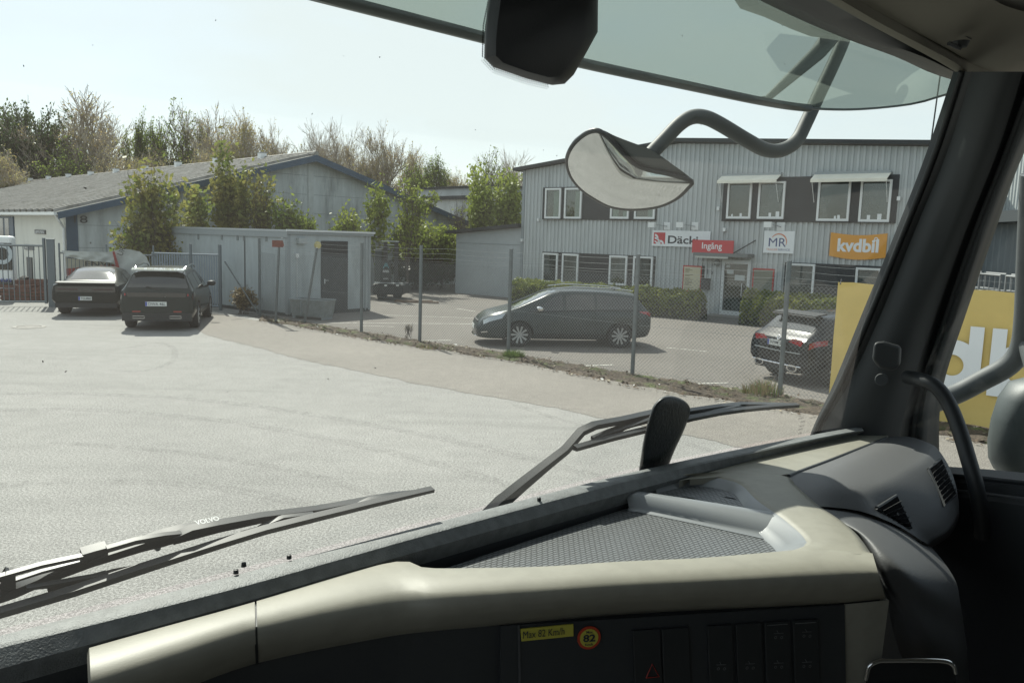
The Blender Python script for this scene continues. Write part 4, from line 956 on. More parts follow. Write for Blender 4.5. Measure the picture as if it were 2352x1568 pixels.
# ================================================================== CARS
def car_paint(name, col, rough=.18): return mat(name, col, rough+.06, metal=.0, coat=.18, spec=.2)
m_tyre = mat('tyre_rubber', (.018, .018, .019), .85); m_black = mat('black_plastic', (.015, .016, .017), .55)
m_cg = mat('car_glass_dark', (.010, .013, .013), .03, spec=1.0); m_chrome = mat('chrome', (.7, .7, .7), .12, metal=1)
m_redl = mat('tail_lamp_red', (.32, .01, .015), .15, coat=1); m_alu = mat('alloy_rim', (.42, .44, .45), .3, metal=.6); m_head = mat('head_lamp_clear', (.50, .54, .56), .08, metal=.4, coat=1)
m_plate = mat('plate_white', (.62, .64, .62), .4); m_pblue = mat('plate_blue', (.03, .06, .35), .4)
KEY = ('zb', 'zs', 'zt', 'wb', 'wm', 'ws', 'wt')
class Car:
    def __init__(s, name, label, cat, st, pos, heading, wheels, wr, ww, track, paint):
        """st: list (x, zb, zs, zt, wb, wm, ws, wt) rear to front; heading = angle of nose from +Y to the right"""
        s.st = st; s.t = thing(name, label, cat, tuple(pos), -heading + math.pi/2)
        s.paint = paint; s.wh = wheels; s.wr = wr
        xs = []
        for a, b_ in zip(st, st[1:]):
            n = max(1, int((b_[0]-a[0])/.12))
            xs += [a[0]+(b_[0]-a[0])*i/n for i in range(n)]
        xs.append(st[-1][0]); R = [0, 1, 2, 3, 4, 5, 5.25, 5.5, 5.75, 6, 6.5, 7, 7.5, 8, 8.5, 9]
        rails = []
        for x in xs:
            rails.append([s.S(x, r_, 1) for r_ in R] + [s.S(x, r_, -1) for r_ in R[::-1][1:-1]])
        b = MB().loft(rails, closed=True)
        n = len(rails[0]); b.f.append(tuple(range(n))[::-1]); b.f.append(tuple(len(b.v)-n+i for i in range(n))); b.mi += [0, 0]
        body = b.build('body', [paint, m_black], s.t, local=True); fixn(body)
        # wheel arches cut out of the body
        cb = MB(); wmx = max(q[5] for q in st)
        for x in wheels:
            for sy in (1, -1):
                M = Matrix.Translation((x, sy*(wmx+.05), wr)) @ Matrix.Rotation(rad(90)*sy, 4, 'X')
                prof = [(0, 0), (wr+.05, 0), (wr+.05, .33), (0, .33)]
                cb.lathe(prof, M, 36, mi=1)
        cut = cb.build('cut', [paint, m_black], s.t, local=True); fixn(cut)
        md = body.modifiers.new('arch', 'BOOLEAN'); md.object = cut; md.operation = 'DIFFERENCE'; md.solver = 'EXACT'
        dg = bpy.context.evaluated_depsgraph_get(); dg.update()
        me = bpy.data.meshes.new_from_object(body.evaluated_get(dg)); body.modifiers.clear(); body.data = me; bpy.data.objects.remove(cut)
        me.shade_smooth(); me.set_sharp_from_angle(angle=rad(28)); s.body = body
        s.wheelobjs = []
        for x in wheels:
            for sy in (1, -1): s.wheel(x, sy, track, wr, ww)
    def par(s, x):
        st = s.st
        if x <= st[0][0]: return st[0][1:]
        for a, b_ in zip(st, st[1:]):
            if x <= b_[0]:
                t = (x-a[0])/max(1e-9, b_[0]-a[0]); return tuple(p+(q-p)*t for p, q in zip(a[1:], b_[1:]))
        return st[-1][1:]
    def S(s, x, r_, side, off=0):
        zb, zs, zt, wb, wm_, ws, wt = s.par(x); H = zt-zs
        ring = [(0, zb), (wb*.9, zb), (wb, zb+.07), (wm_, zb+.32*(zs-zb)), (wm_*.995, zb+.70*(zs-zb)), (ws, zs), (wt+(ws-wt)*.22, zs+H*.78), (wt, zt-min(.06, H*.13)), (wt*.72, zt-min(.015, H*.05)), (0, zt)]
        i = min(8, int(r_)); t = r_-i; y = ring[i][0]+(ring[i+1][0]-ring[i][0])*t; z_ = ring[i][1]+(ring[i+1][1]-ring[i][1])*t
        return Vector((x, side*y, z_))
    def patch(s, name, cs, side, mt, par=None, off=.006, n=8, label=None):
        """cs: four (x, ring) corners in order; a panel lying on the body"""
        (x00, r00), (x10, r10), (x11, r11), (x01, r01) = cs; rails = []
        def Q(u, v):
            x = (x00*(1-u)+x10*u)*(1-v)+(x01*(1-u)+x11*u)*v; r_ = (r00*(1-u)+r10*u)*(1-v)+(r01*(1-u)+r11*u)*v
            if side == 0:   # across the car: ring measured 9 -> centre, negative side when r>9
                return s.S(x, 9-abs(r_), 1 if r_ >= 0 else -1)
            return s.S(x, r_, side)
        for j in range(n+1):
            row = []
            for i in range(n+1):
                u, v = i/n, j/n; p = Q(u, v); e = 1e-3
                a = Q(min(1, u+e), v)-Q(max(0, u-e), v); c = Q(u, min(1, v+e))-Q(u, max(0, v-e)); nn2 = a.cross(c)
                if nn2.length < 1e-12: nn2 = Vector((0, side or 0, 1))
                nn2.normalize()
                ctr = Vector((p.x*.0+ (s.st[0][0]+s.st[-1][0])/2*1.0, 0, .6))
                if nn2.dot(p-ctr) < 0: nn2 = -nn2
                row.append(p+nn2*off)
            rails.append(row)
        o = MB().loft(rails).build(name, mt, par or s.t, local=True, smooth=50)
        if label: o['label'] = label
        return o
    def wheel(s, x, sy, track, wr, ww):
        y = sy*(track/2); M = Matrix.Translation((x, y, wr)) @ Matrix.Rotation(-rad(90)*sy, 4, 'X'); h = ww/2
        rr = wr*.70
        w_ = MB().lathe([(rr, -h*.8), (rr+.02, -h), (wr-.03, -h), (wr-.006, -h*.75), (wr, -h*.3), (wr, h*.3), (wr-.006, h*.75), (wr-.03, h), (rr+.02, h), (rr, h*.8), (rr, -h*.8)], M, 40)
        W_ = w_.build('wheel', m_tyre, s.t, local=True, smooth=40)
        b = MB().lathe([(0, h*.35), (rr*.97, h*.35), (rr, h*.86), (rr*1.03, h*.95)], M, 40)
        b.build('rim', mat('rim_dark', (.04, .042, .044), .4, metal=.5), W_, local=True, smooth=40)
        b = MB(); ns_ = s.spokes
        for k in range(ns_):
            a = 2*math.pi*k/ns_; R2 = M @ Matrix.Rotation(a, 4, 'Z')
            wI, wO = s.spw
            P = [Vector((rr*.2, -wI, h*.8)), Vector((rr*.98, -wO, h*.9)), Vector((rr*.98, wO, h*.9)), Vector((rr*.2, wI, h*.8))]
            b.prism([R2 @ p for p in P], (M.to_3x3() @ Vector((0, 0, -.03))))
        b.lathe([(0, h*.86), (.05, h*.86), (.06, h*.7)], M, 16)
        b.build('spokes', s.spm, W_, local=True)
    spokes = 10; spw = (.016, .026); spm = m_alu
def plate(c, x, y0, z0, wd, txt, side=-1, blue=True):
    """upright plate on the tail (side -1) or nose"""
    h = .115; b = MB().box((x-.012, y0-wd/2, z0), (x, y0+wd/2, z0+h)).build('number_plate', m_plate, c.t, local=True)
    M = wmat(c.t); r3 = M.to_3x3(); fx = x-.013 if side < 0 else x+.001
    if side < 0: o_, rt_ = Vector((fx, y0+wd/2, z0)), Vector((0, -1, 0))
    else: o_, rt_ = Vector((fx, y0-wd/2, z0)), Vector((0, 1, 0))
    if blue: MB().box((x-.0135, y0+wd/2-.045, z0+.004), (x-.0122, y0+wd/2-.003, z0+h-.004)).build('plate_band', m_pblue, b, local=True)
    if txt: text(txt, M @ (o_+rt_*(.065 if blue else .03)+Vector((0, 0, .02))), r3 @ rt_, r3 @ Vector((0, 0, 1)), wd-(.09 if blue else .06), h-.04, m_ink, b, thick=.002, bold=.01)
    return b
# --- grey estate, side on, nose to the left
Pf, Pr = Vector((.16, 20.15, 0)), Vector((2.74, 20.52, 0))
hv = (Pf-Pr).normalized(); hd = math.atan2(hv.x, hv.y); lf = Vector((-hv.y, hv.x, 0))
wag_pos = Pr - lf*.78*(1 if lf.y < 0 else -1) if False else Pr + Vector((-hv.y, hv.x, 0))*(-.78 if hv.x < 0 else .78)
# left side of the car (nose to the left) faces the camera
wag_pos = Pr - Vector((-hv.y, hv.x, 0))*.78
st = [(-.84, .42, .80, .84, .62, .70, .66, .60), (-.80, .33, .90, .93, .74, .84, .80, .70), (-.72, .29, .95, 1.0, .80, .875, .835, .70), (-.55, .27, .955, 1.22, .83, .885, .845, .68), (-.40, .25, .955, 1.405, .84, .89, .85, .63),
      (0.0, .22, .955, 1.445, .85, .89, .86, .62), (.6, .20, .95, 1.475, .85, .89, .86, .62), (1.2, .20, .93, 1.48, .85, .89, .86, .62), (1.55, .20, .915, 1.46, .85, .89, .86, .62), (1.85, .20, .90, 1.38, .85, .89, .86, .63),
      (2.25, .20, .885, 1.19, .85, .89, .86, .67), (2.62, .20, .87, 1.01, .85, .885, .84, .74), (2.80, .20, .86, .945, .85, .88, .83, .74), (3.10, .20, .82, .875, .84, .87, .80, .66), (3.35, .20, .76, .81, .80, .83, .74, .56), (3.52, .21, .66, .70, .72, .76, .66, .48), (3.62, .22, .56, .585, .60, .64, .54, .36), (3.66, .26, .50, .52, .48, .52, .44, .26)]
wag = Car('estate_car', 'dark grey estate car parked side on behind the wire fence with nose to the left', 'car', st, wag_pos, hd, (0, 2.595), .315, .21, 1.56, car_paint('grey_paint', (.052, .062, .062)))
for sd in (1, -1):
    wag.patch('side_window', [(-.45, 5.12), (.62, 5.06), (.62, 5.95), (-.30, 5.9)], sd, m_cg)
    wag.patch('side_window', [(.68, 5.06), (1.42, 5.06), (1.42, 5.95), (.68, 5.95)], sd, m_cg)
    wag.patch('side_window', [(1.50, 5.06), (2.42, 5.06), (1.75, 5.9), (1.50, 5.95)], sd, m_cg)
    wag.patch('tail_lamp', [(-.83, 4.4), (-.50, 4.85), (-.48, 5.0), (-.80, 5.0)], sd, m_redl)
    wag.patch('head_lamp', [(3.05, 4.4), (3.50, 4.1), (3.50, 4.85), (2.95, 5.0)], sd, m_head)
    wag.patch('fog_lamp', [(3.40, 2.9), (3.55, 2.9), (3.55, 3.1), (3.40, 3.1)], sd, m_chrome)
    wag.patch('sill_trim', [(.38, 2.0), (2.2, 2.0), (2.2, 2.5), (.38, 2.5)], sd, m_black)
    wag.patch('window_line', [(-.5, 4.98), (2.45, 4.98), (2.45, 5.05), (-.5, 5.05)], sd, m_black)
    for x_ in (.66, 1.46): wag.patch('door_gap', [(x_, 2.6), (x_+.008, 2.6), (x_+.008, 5), (x_, 5)], sd, m_black, off=.003)
    wag.patch('door_gap', [(2.36, 2.6), (2.368, 2.6), (2.45, 5), (2.44, 5)], sd, m_black, off=.003)
    mm_ = MB().lathe([(0, -.09), (.05, -.08), (.07, 0), (.06, .06), (0, .08)], Matrix.Translation((2.12, sd*.99, .99)) @ Matrix.Rotation(rad(90), 4, 'X') @ Matrix.Scale(1.5, 4, (1, 0, 0)), 14).tube([(2.12, sd*.9, .93), (2.12, sd*.84, .90)], .03, 6)
    mm_.build('door_mirror', m_chrome, wag.t, local=True, smooth=60)
    MB().tube([(-.35, sd*.58, 1.455), (.1, sd*.585, 1.505), (1.2, sd*.585, 1.535), (1.65, sd*.60, 1.475)], .016, 6).build('roof_rail', m_chrome, wag.t, local=True)
wag.patch('windscreen', [(2.70, -1.6), (2.70, 1.6), (1.66, 1.75), (1.66, -1.75)], 0, mat('windscreen_glass', (.03, .04, .04), .03, spec=1, coat=1))
wag.patch('rear_window', [(-.70, -1.7), (-.70, 1.7), (-.42, 1.8), (-.42, -1.8)], 0, m_cg)
MB().tube([(-.05, 0, 1.45), (.04, 0, 1.50), (.12, 0, 1.46)], [.03, .022, .006], 6).build('antenna_fin', m_black, wag.t, local=True)
MB().box((3.50, -.42, .55), (3.63, .42, .62)).build('grille', m_black, wag.t, local=True)
plate(wag, 3.69, 0, .38, .50, '', 1, False)
MB().tube([(3.55, -.6, .25), (3.66, -.4, .24), (3.69, 0, .235), (3.66, .4, .24), (3.55, .6, .25)], .025, 6, flat=.6).build('bumper_lip', m_chrome, wag.t, local=True)
# --- dark suv, tail to the camera
def axle_pos(ul, vl, ur, vr):
    a, b_ = gp(ul, vl), gp(ur, vr); return a, b_
hs = rad(-14.5); hvec = Vector((math.sin(hs), math.cos(hs), 0))
suv_pos = Vector((-9.56, 21.92, 0))
st = [(-.93, .40, .80, .83, .66, .78, .72, 0.594), (-.90, .30, .92, .96, .76, .88, .84, 0.780), (-.80, .27, 1.04, 1.08, .82, .915, .875, 0.760), (-.70, .26, 1.06, 1.20, .84, .92, .88, 0.745), (-.50, .25, 1.06, 1.56, .85, .92, .88, 0.603),
      (-.30, .25, 1.055, 1.61, .86, .92, .88, 0.594), (.4, .24, 1.03, 1.645, .86, .92, .885, 0.594), (1.3, .24, 1.01, 1.64, .86, .92, .885, 0.594), (1.75, .24, .99, 1.58, .86, .92, .885, 0.594), (2.2, .24, .98, 1.35, .86, .92, .88, 0.700), (2.55, .24, .97, 1.12, .86, .92, .87, 0.750), (2.75, .24, .96, 1.05, .86, .915, .86, 0.750),
      (3.2, .25, .92, .99, .85, .90, .83, 0.612), (3.5, .26, .86, .92, .80, .86, .78, 0.540), (3.66, .3, .72, .76, .68, .74, .66, 0.450)]
suv = Car('suv', 'dark grey suv with pale rear spoiler and number plate OWA 46L in the yard', 'car', st, suv_pos, hs, (0, 2.84), .355, .23, 1.62, car_paint('anthracite_paint', (.020, .025, .023)))
for sd in (1, -1):
    suv.patch('side_window', [(-.50, 5.12), (.62, 5.06), (.62, 5.95), (-.42, 5.9)], sd, m_cg)
    suv.patch('side_window', [(.68, 5.06), (1.42, 5.06), (1.42, 5.95), (.68, 5.95)], sd, m_cg)
    suv.patch('side_window', [(1.50, 5.06), (2.45, 5.06), (1.85, 5.9), (1.50, 5.95)], sd, m_cg)
    suv.patch('tail_lamp', [(-.925, 4.3), (-.55, 4.45), (-.6, 4.85), (-.92, 4.85)], sd, mat('smoked_lamp', (.03, .012, .012), .12, coat=1))
    suv.patch('sill_trim', [(.42, 2.0), (2.4, 2.0), (2.4, 2.5), (.42, 2.5)], sd, m_black)
    for x_ in (.66, 1.46): suv.patch('door_gap', [(x_, 2.6), (x_+.008, 2.6), (x_+.008, 5), (x_, 5)], sd, m_black, off=.003)
    MB().lathe([(0, -.10), (.06, -.08), (.08, 0), (.07, .07), (0, .1)], Matrix.Translation((2.1, sd*1.03, 1.10)) @ Matrix.Rotation(rad(90), 4, 'X') @ Matrix.Scale(1.3, 4, (0, 0, 1)), 14).tube([(2.12, sd*.95, 1.04), (2.12, sd*.86, 1.0)], .03, 6).build('door_mirror', m_black, suv.t, local=True, smooth=60)
    MB().tube([(-.38, sd*.60, 1.58), (-.2, sd*.62, 1.655), (.9, sd*.62, 1.70), (1.45, sd*.62, 1.66), (1.6, sd*.62, 1.60)], .02, 6).build('roof_rail', m_chrome, suv.t, local=True)
    MB().box((-.955, sd*.50-.10, .50), (-.925, sd*.50+.10, .535)).build('reflector', mat('reflector_red', (.25, .03, .02), .3), suv.t, local=True)
    MB().tube([(-.955, sd*.45-.14, .34), (-.955, sd*.45+.14, .34), (-.955, sd*.45+.14, .40), (-.955, sd*.45-.14, .40), (-.955, sd*.45-.14, .34)], .008, 5).build('exhaust_trim', m_chrome, suv.t, local=True)
    for k in range(3):
        MB().box((-.95, sd*(.60+k*.075), .93), (-.925, sd*(.60+k*.075)+.03*sd, .99)).build('lamp_claw', m_redl, suv.t, local=True)
suv.patch('rear_window', [(-.76, -1.95), (-.76, 1.95), (-.53, 1.95), (-.53, -1.95)], 0, m_cg)
MB().prism([(-.70, -.64, 1.56), (-.70, .64, 1.56), (-.36, .68, 1.60), (-.36, -.68, 1.60)], (0, 0, .035)).build('spoiler', mat('spoiler_satin', (.35, .37, .37), .25, metal=.6, coat=1), suv.t, local=True)
MB().box((-.955, -.72, .90), (-.915, .72, 1.01)).build('lamp_bar', mat('gloss_black', (.012, .012, .013), .1, coat=1), suv.t, local=True)
MB().box((-.957, -.85, .27), (-.86, .85, .48)).build('bumper_lower', m_black, suv.t, local=True)
MB().box((-.95, -.80, .48), (-.90, .80, .90)).build('tailgate', car_paint('anthracite_paint', (.03, .03, .03)), suv.t, local=True)
plate(suv, -.952, 0.02, .66, .52, 'OWA 46L')
MB().box((-.96, -.33, .79), (-.945, .37, .805)).build('plate_strip', m_black, suv.t, local=True)
MB().tube([(-.80, -.05, 1.08), (-.76, .28, 1.16)], .012, 5).build('rear_wiper', m_black, suv.t, local=True)
# --- black muscle coupe left of it
hs = rad(-15.5)
mus_pos = Vector((-12.95, 24.85, 0))
st = [(-1.12, .40, .86, .90, .70, .80, .76, .70), (-1.08, .32, .92, .965, .78, .90, .86, .78), (-.95, .28, .95, 1.0, .84, .945, .90, .76), (-.6, .26, .96, 1.02, .86, .96, .91, .72), (-.42, .25, .96, 1.04, .86, .965, .91, .66), (.15, .24, .95, 1.30, .87, .965, .90, .60), (.55, .23, .94, 1.41, .87, .965, .90, .58),
      (1.0, .23, .93, 1.43, .87, .96, .90, .58), (1.35, .23, .93, 1.39, .87, .96, .90, .60), (1.9, .23, .93, 1.12, .87, .96, .90, .66), (2.15, .23, .92, 1.01, .87, .96, .90, .74), (3.0, .24, .90, .98, .86, .95, .88, .72), (3.6, .26, .84, .90, .82, .92, .84, .7), (3.85, .3, .72, .78, .75, .85, .78, .6)]
mus = Car('muscle_car', 'matt black wide coupe with sun glaring on its rear window left of the suv', 'car', st, mus_pos, hs, (0, 2.95), .36, .27, 1.66, car_paint('black_green_paint', (.010, .013, .012), .22))
for sd in (1, -1):
    mus.patch('side_window', [(-.05, 5.15), (.45, 5.08), (.50, 5.92), (.30, 5.8)], sd, m_cg)
    mus.patch('side_window', [(.52, 5.08), (1.85, 5.08), (1.40, 5.88), (.56, 5.92)], sd, m_cg)
    mus.patch('door_gap', [(.55, 2.4), (.558, 2.4), (.558, 5), (.55, 5)], sd, m_black, off=.003)
    MB().lathe([(0, -.09), (.05, -.08), (.07, 0), (.06, .06), (0, .08)], Matrix.Translation((1.65, sd*1.05, 1.0)) @ Matrix.Rotation(rad(90), 4, 'X') @ Matrix.Scale(1.4, 4, (0, 0, 1)), 14).tube([(1.67, sd*.97, .95), (1.67, sd*.88, .93)], .03, 6).build('door_mirror', m_black, mus.t, local=True, smooth=60)
mus.patch('rear_window', [(-.34, -1.6), (-.34, 1.6), (.46, 1.75), (.46, -1.75)], 0, mat('rear_glass_bright', (.03, .035, .035), .05, spec=1, coat=1))
mus.patch('windscreen', [(2.05, -1.6), (2.05, 1.6), (1.38, 1.75), (1.38, -1.75)], 0, m_cg)
MB().prism([(-1.14, -.80, .985), (-1.14, .80, .985), (-.92, .78, 1.015), (-.92, -.78, 1.015)], (0, 0, .035)).build('spoiler', m_black, mus.t, local=True)
tl = MB().box((-1.135, -.80, .74), (-1.085, .80, .91)).build('lamp_panel', mat('gloss_black', (.012, .012, .013), .1, coat=1), mus.t, local=True)
for a, c in ((-.74, -.20), (.20, .74)):
    MB().tube([(-1.14, a, .825), (-1.14, c, .825)], .018, 6).build('tail_lamp', mat('smoked_red', (.06, .02, .02), .3), mus.t, local=True)
Mw = wmat(mus.t); text('DODGE', Mw @ Vector((-1.137, .17, .80)), Mw.to_3x3() @ Vector((0, -1, 0)), Z, .34, .045, mat('badge_grey', (.10, .10, .10), .4, metal=.6), tl)
MB().box((-1.13, -.82, .28), (-1.0, .82, .42)).build('bumper_lower', m_black, mus.t, local=True)
plate(mus, -1.125, .02, .50, .36, 'TGU868')
MB().tube([(-1.125, -.88, .70), (-1.13, .88, .70)], .006, 4).build('crease_line', m_black, mus.t, local=True)
# --- black hatchback at the right
hs = rad(67); hvec = Vector((math.sin(hs), math.cos(hs), 0)); hl = Vector((-hvec.y, hvec.x, 0))
hp = gp(1868, 905)+Vector((0, 0, 0))
hat_pos = hp + Vector((.12, .55, 0)) + hvec*.62 + hl*.80
st = [(-.76, .44, .72, .76, .62, .72, .68, .60), (-.73, .32, .86, .90, .72, .84, .78, .70), (-.64, .26, .93, .98, .78, .885, .83, .70), (-.52, .25, .955, 1.05, .81, .895, .85, .69), (-.26, .24, .96, 1.335, .83, .90, .86, .63), (-.16, .23, .96, 1.385, .84, .90, .86, .61), (.5, .22, .95, 1.43, .84, .90, .86, .60),
      (1.1, .22, .93, 1.44, .84, .90, .86, .60), (1.5, .22, .92, 1.40, .84, .90, .86, .62), (2.0, .22, .90, 1.18, .84, .90, .85, .68), (2.4, .22, .89, 1.0, .84, .89, .83, .74), (3.0, .22, .85, .92, .82, .87, .78, .66), (3.4, .24, .74, .80, .74, .80, .7, .55), (3.55, .28, .60, .64, .62, .68, .6, .42)]
hat = Car('hatchback', 'glossy black hatchback with red tail lamps half behind the yellow banner', 'car', st, hat_pos, hs, (0, 2.73), .33, .23, 1.58, car_paint('gloss_black_paint', (.016, .018, .020), .12))
for sd in (1, -1):
    hat.patch('side_window', [(-.12, 5.12), (.72, 5.06), (.72, 5.95), (.08, 5.85)], sd, m_cg)
    hat.patch('side_window', [(.78, 5.06), (2.1, 5.06), (1.6, 5.9), (.78, 5.95)], sd, m_cg)
    hat.patch('tail_lamp', [(-.73, 4.35), (-.32, 4.45), (-.30, 4.9), (-.70, 4.88)], sd, m_redl)
    MB().add([(-.765, sd*.30, .86), (-.765, sd*.66, .80), (-.755, sd*.69, .92), (-.765, sd*.42, .93)], [(0, 1, 2, 3)]).add([(-.70, sd*.30, .86), (-.70, sd*.66, .80), (-.70, sd*.69, .92), (-.70, sd*.42, .93)], [(0, 1, 2, 3)]).build('lamp_inner', m_redl, hat.t, local=True)
    MB().lathe([(.0, 0), (.05, 0), (.055, .03), (.07, .03)], Matrix.Translation((-.775, sd*.48, .36)) @ Matrix.Rotation(rad(-90), 4, 'Y') @ Matrix.Scale(2.1, 4, (0, 1, 0)), 20).build('exhaust_trim', m_chrome, hat.t, local=True, smooth=40)
    MB().lathe([(0, -.09), (.05, -.08), (.07, 0), (.06, .06), (0, .08)], Matrix.Translation((1.85, sd*.99, .99)) @ Matrix.Rotation(rad(90), 4, 'X'), 14).build('door_mirror', m_black, hat.t, local=True, smooth=60)
hat.patch('rear_window', [(-.50, -1.75), (-.50, 1.75), (-.28, 1.85), (-.28, -1.85)], 0, mat('rear_glass_bright', (.03, .035, .035), .05, spec=1, coat=1))
MB().prism([(-.42, -.60, 1.355), (-.42, .60, 1.355), (-.12, .60, 1.40), (-.12, -.60, 1.40)], (0, 0, .03)).prism([(-.43, -.60, 1.355), (-.43, .60, 1.355), (-.40, .60, 1.32), (-.40, -.60, 1.32)], (.02, 0, .01)).build('spoiler', m_black, hat.t, local=True)
MB().tube([(-.775, -.66, .66), (-.79, 0, .65), (-.775, .66, .66)], .012, 6).build('chrome_strip', mat('satin_strip', (.25, .27, .27), .3, metal=.8), hat.t, local=True)
MB().tube([(-.77, -.70, .40), (-.80, -.3, .40), (-.80, .3, .40), (-.77, .70, .40)], .016, 6).build('bumper_strip', m_chrome, hat.t, local=True)
MB().box((-.785, -.60, .27), (-.6, .60, .40)).build('bumper_lower', m_black, hat.t, local=True)
plate(hat, -.785, .0, .74, .52, 'XHM 21J')
MB().tube([(-.47, -.02, 1.07), (-.42, -.34, 1.10)], .014, 6).build('rear_wiper', m_black, hat.t, local=True)
MB().lathe([(.025, 0), (.04, .006), (.052, 0)], Matrix.Translation((-.745, 0, .91)) @ Matrix.Rotation(rad(-70), 4, 'Y'), 24).build('emblem', m_chrome, hat.t, local=True)
# ================================================================== FORKLIFT-LIKE LOADER behind the shed
ld_p = gp(892, 690); fo = thing('forklift', 'black forklift with twin mast and a dark sign board right of the shed', 'forklift', tuple(ld_p))
sX = X; k_ = ld_p.y/F_PX
def lp(u, v): return ond(u, v, ld_p.y)
def lbox(name, u0, v0, u1, v1, y0, y1, mt, par=None, bev=0):
    a, c = lp(u0, v0), lp(u1, v1)
    o_ = MB().box((a.x, ld_p.y+y0, max(.02, c.z)), (c.x, ld_p.y+y1, a.z)).build(name, mt, par or fo)
    if bev: bevel(o_, bev)
    return o_
for a, c in ((881, 888), (906, 913)): lbox('mast_upright', a, 556, c, 684, 0, .12, m_black)
lbox('mast_crossbar', 876, 552.5, 916, 556, -.02, .15, m_trim); lbox('mast_crossbar', 887, 561, 908, 563.5, .02, .1, m_trim)
lbox('mast_crossbar', 888, 610, 907, 613, .02, .1, m_black)
sb = lbox('sign_board', 878, 597, 898, 648, -.12, -.08, mat('board_black', (.012, .013, .014), .4))
text('AVARN', lp(880.3, 625.5)+Vector((0, -.125, 0)), X, Z, 14*k_, 6*k_, m_sw, sb)
text('SECURITY', lp(882, 641)+Vector((0, -.125, 0)), X, Z, 11*k_, 3*k_, m_sw, sb)
b = MB()
for pts in (((881.5, 616), (886.5, 604), (889.5, 612)), ((894, 616), (889, 604), (886, 612))):
    b.tube([lp(*q)+Vector((0, -.13, 0)) for q in pts], .014, 4)
b.build('emblem', mat('emblem_cyan', (.15, .4, .45), .5), sb)
lbox('body', 856, 652, 926, 678, -.1, 1.9, m_black, bev=.06); lbox('bumper', 860, 648, 926, 651.5, -.2, .0, m_trim)
lbox('cabin', 856, 572, 872, 652, .5, 1.8, mat('cabin_dark', (.02, .03, .032), .15, spec=.8), bev=.04)
for u in (887, 914): lbox('work_light', u-3, 653, u+3, 657, -.14, -.09, m_lip)
for u in (872, 912):
    p = gp(u, 690); MB().lathe([(0, -.15), (.3, -.15), (.38, -.1), (.38, .1), (.3, .15), (0, .15)], Matrix.Translation((p.x, ld_p.y+.25, .38)) @ Matrix.Rotation(rad(90), 4, 'Y'), 24).build('wheel', m_tyre, fo)
a = gp(905, 692)
for q in (0, 1): MB().box((a.x+.1, a.y-.7+q*.55, .03), (a.x+1.9-q*.3, a.y-.58+q*.55, .09)).build('fork', mat('fork_rust', (.12, .07, .04), .7), fo)
# dark wheel stop at the shed's right corner
# ================================================================== THINGS BEHIND THE BAR GATE
vp = gp(12, 690)
van = thing('delivery_truck', 'white fronted truck with dark windscreen parked behind the bar gate', 'truck', tuple(vp))
def vb(name, u0, v0, u1, v1, y0, y1, mt, par=None, bev=0):
    a, c = ond(u0, v0, vp.y), ond(u1, v1, vp.y); o_ = MB().box((a.x, vp.y+y0, max(.35, c.z)), (c.x, vp.y+y1, a.z)).build(name, mt, par or van)
    if bev: bevel(o_, bev, 3)
    return o_
vb('cab', -90, 539, 30, 682, 0, .35, m_frame, bev=.09); vb('windscreen', -60, 556, 28, 620, -.02, .03, m_cg); vb('grille', -60, 640, 29, 658, -.03, .03, m_cg)
vb('bumper', -68, 662, 31, 684, -.08, .1, m_zinc, bev=.03)
pq = ond(5, 583, vp.y-.04)
MB().lathe([(.22, 0), (.30, .005), (.36, 0)], Matrix.Translation(pq) @ Matrix.Rotation(rad(90), 4, 'X'), 30).build('round_emblem', mat('pale_emblem', (.45, .5, .52), .6), van)
text('BUSS', ond(3, 650, vp.y-.04)-Z*0+Vector((0, -.01, .05)), X, Z, .36, .12, m_pblue, van)
for x_ in (-.9, .15): MB().lathe([(0, -.12), (.36, -.12), (.42, 0), (.36, .12), (0, .12)], Matrix.Translation((vp.x+x_, vp.y+.9, .42)) @ Matrix.Rotation(rad(90), 4, 'Y'), 24).build('wheel', m_tyre, van)
random.seed(12)
for k, (u, v, w_, h_, lb) in enumerate(((50, 690, 1.0, .55, 'reddish brown wooden crate behind the gate beside the white truck'), (75, 688, .9, .7, 'reddish brown wooden crate behind the gate near the service door'), (98, 690, .8, .45, 'small brown wooden crate behind the gate next to the gate post'))):
    p = gp(u, v); t_ = thing('wooden_crate', lb, 'crate', tuple(p), .3*k)
    b = MB(); M_ = Matrix.Translation(p) @ Matrix.Rotation(.3*k, 4, 'Z')
    for j in range(4):
        z_ = .05+j*h_/4; b.box((-w_/2, -.4, z_), (w_/2, -.38, z_+h_/4-.03), M_); b.box((-w_/2, .38, z_), (w_/2, .4, z_+h_/4-.03), M_)
        b.box((-w_/2, -.38, z_), (-w_/2+.02, .38, z_+h_/4-.03), M_); b.box((w_/2-.02, -.38, z_), (w_/2, .38, z_+h_/4-.03), M_)
    b.build('boards', mat('crate_wood', (.13, .06, .045), .8, var=(5, .3)), t_)
    b = MB(); b.box((-w_/2+.02, -.38, .0), (w_/2-.02, .38, h_*.7), M_); b.build('filling', m_soil, t_)
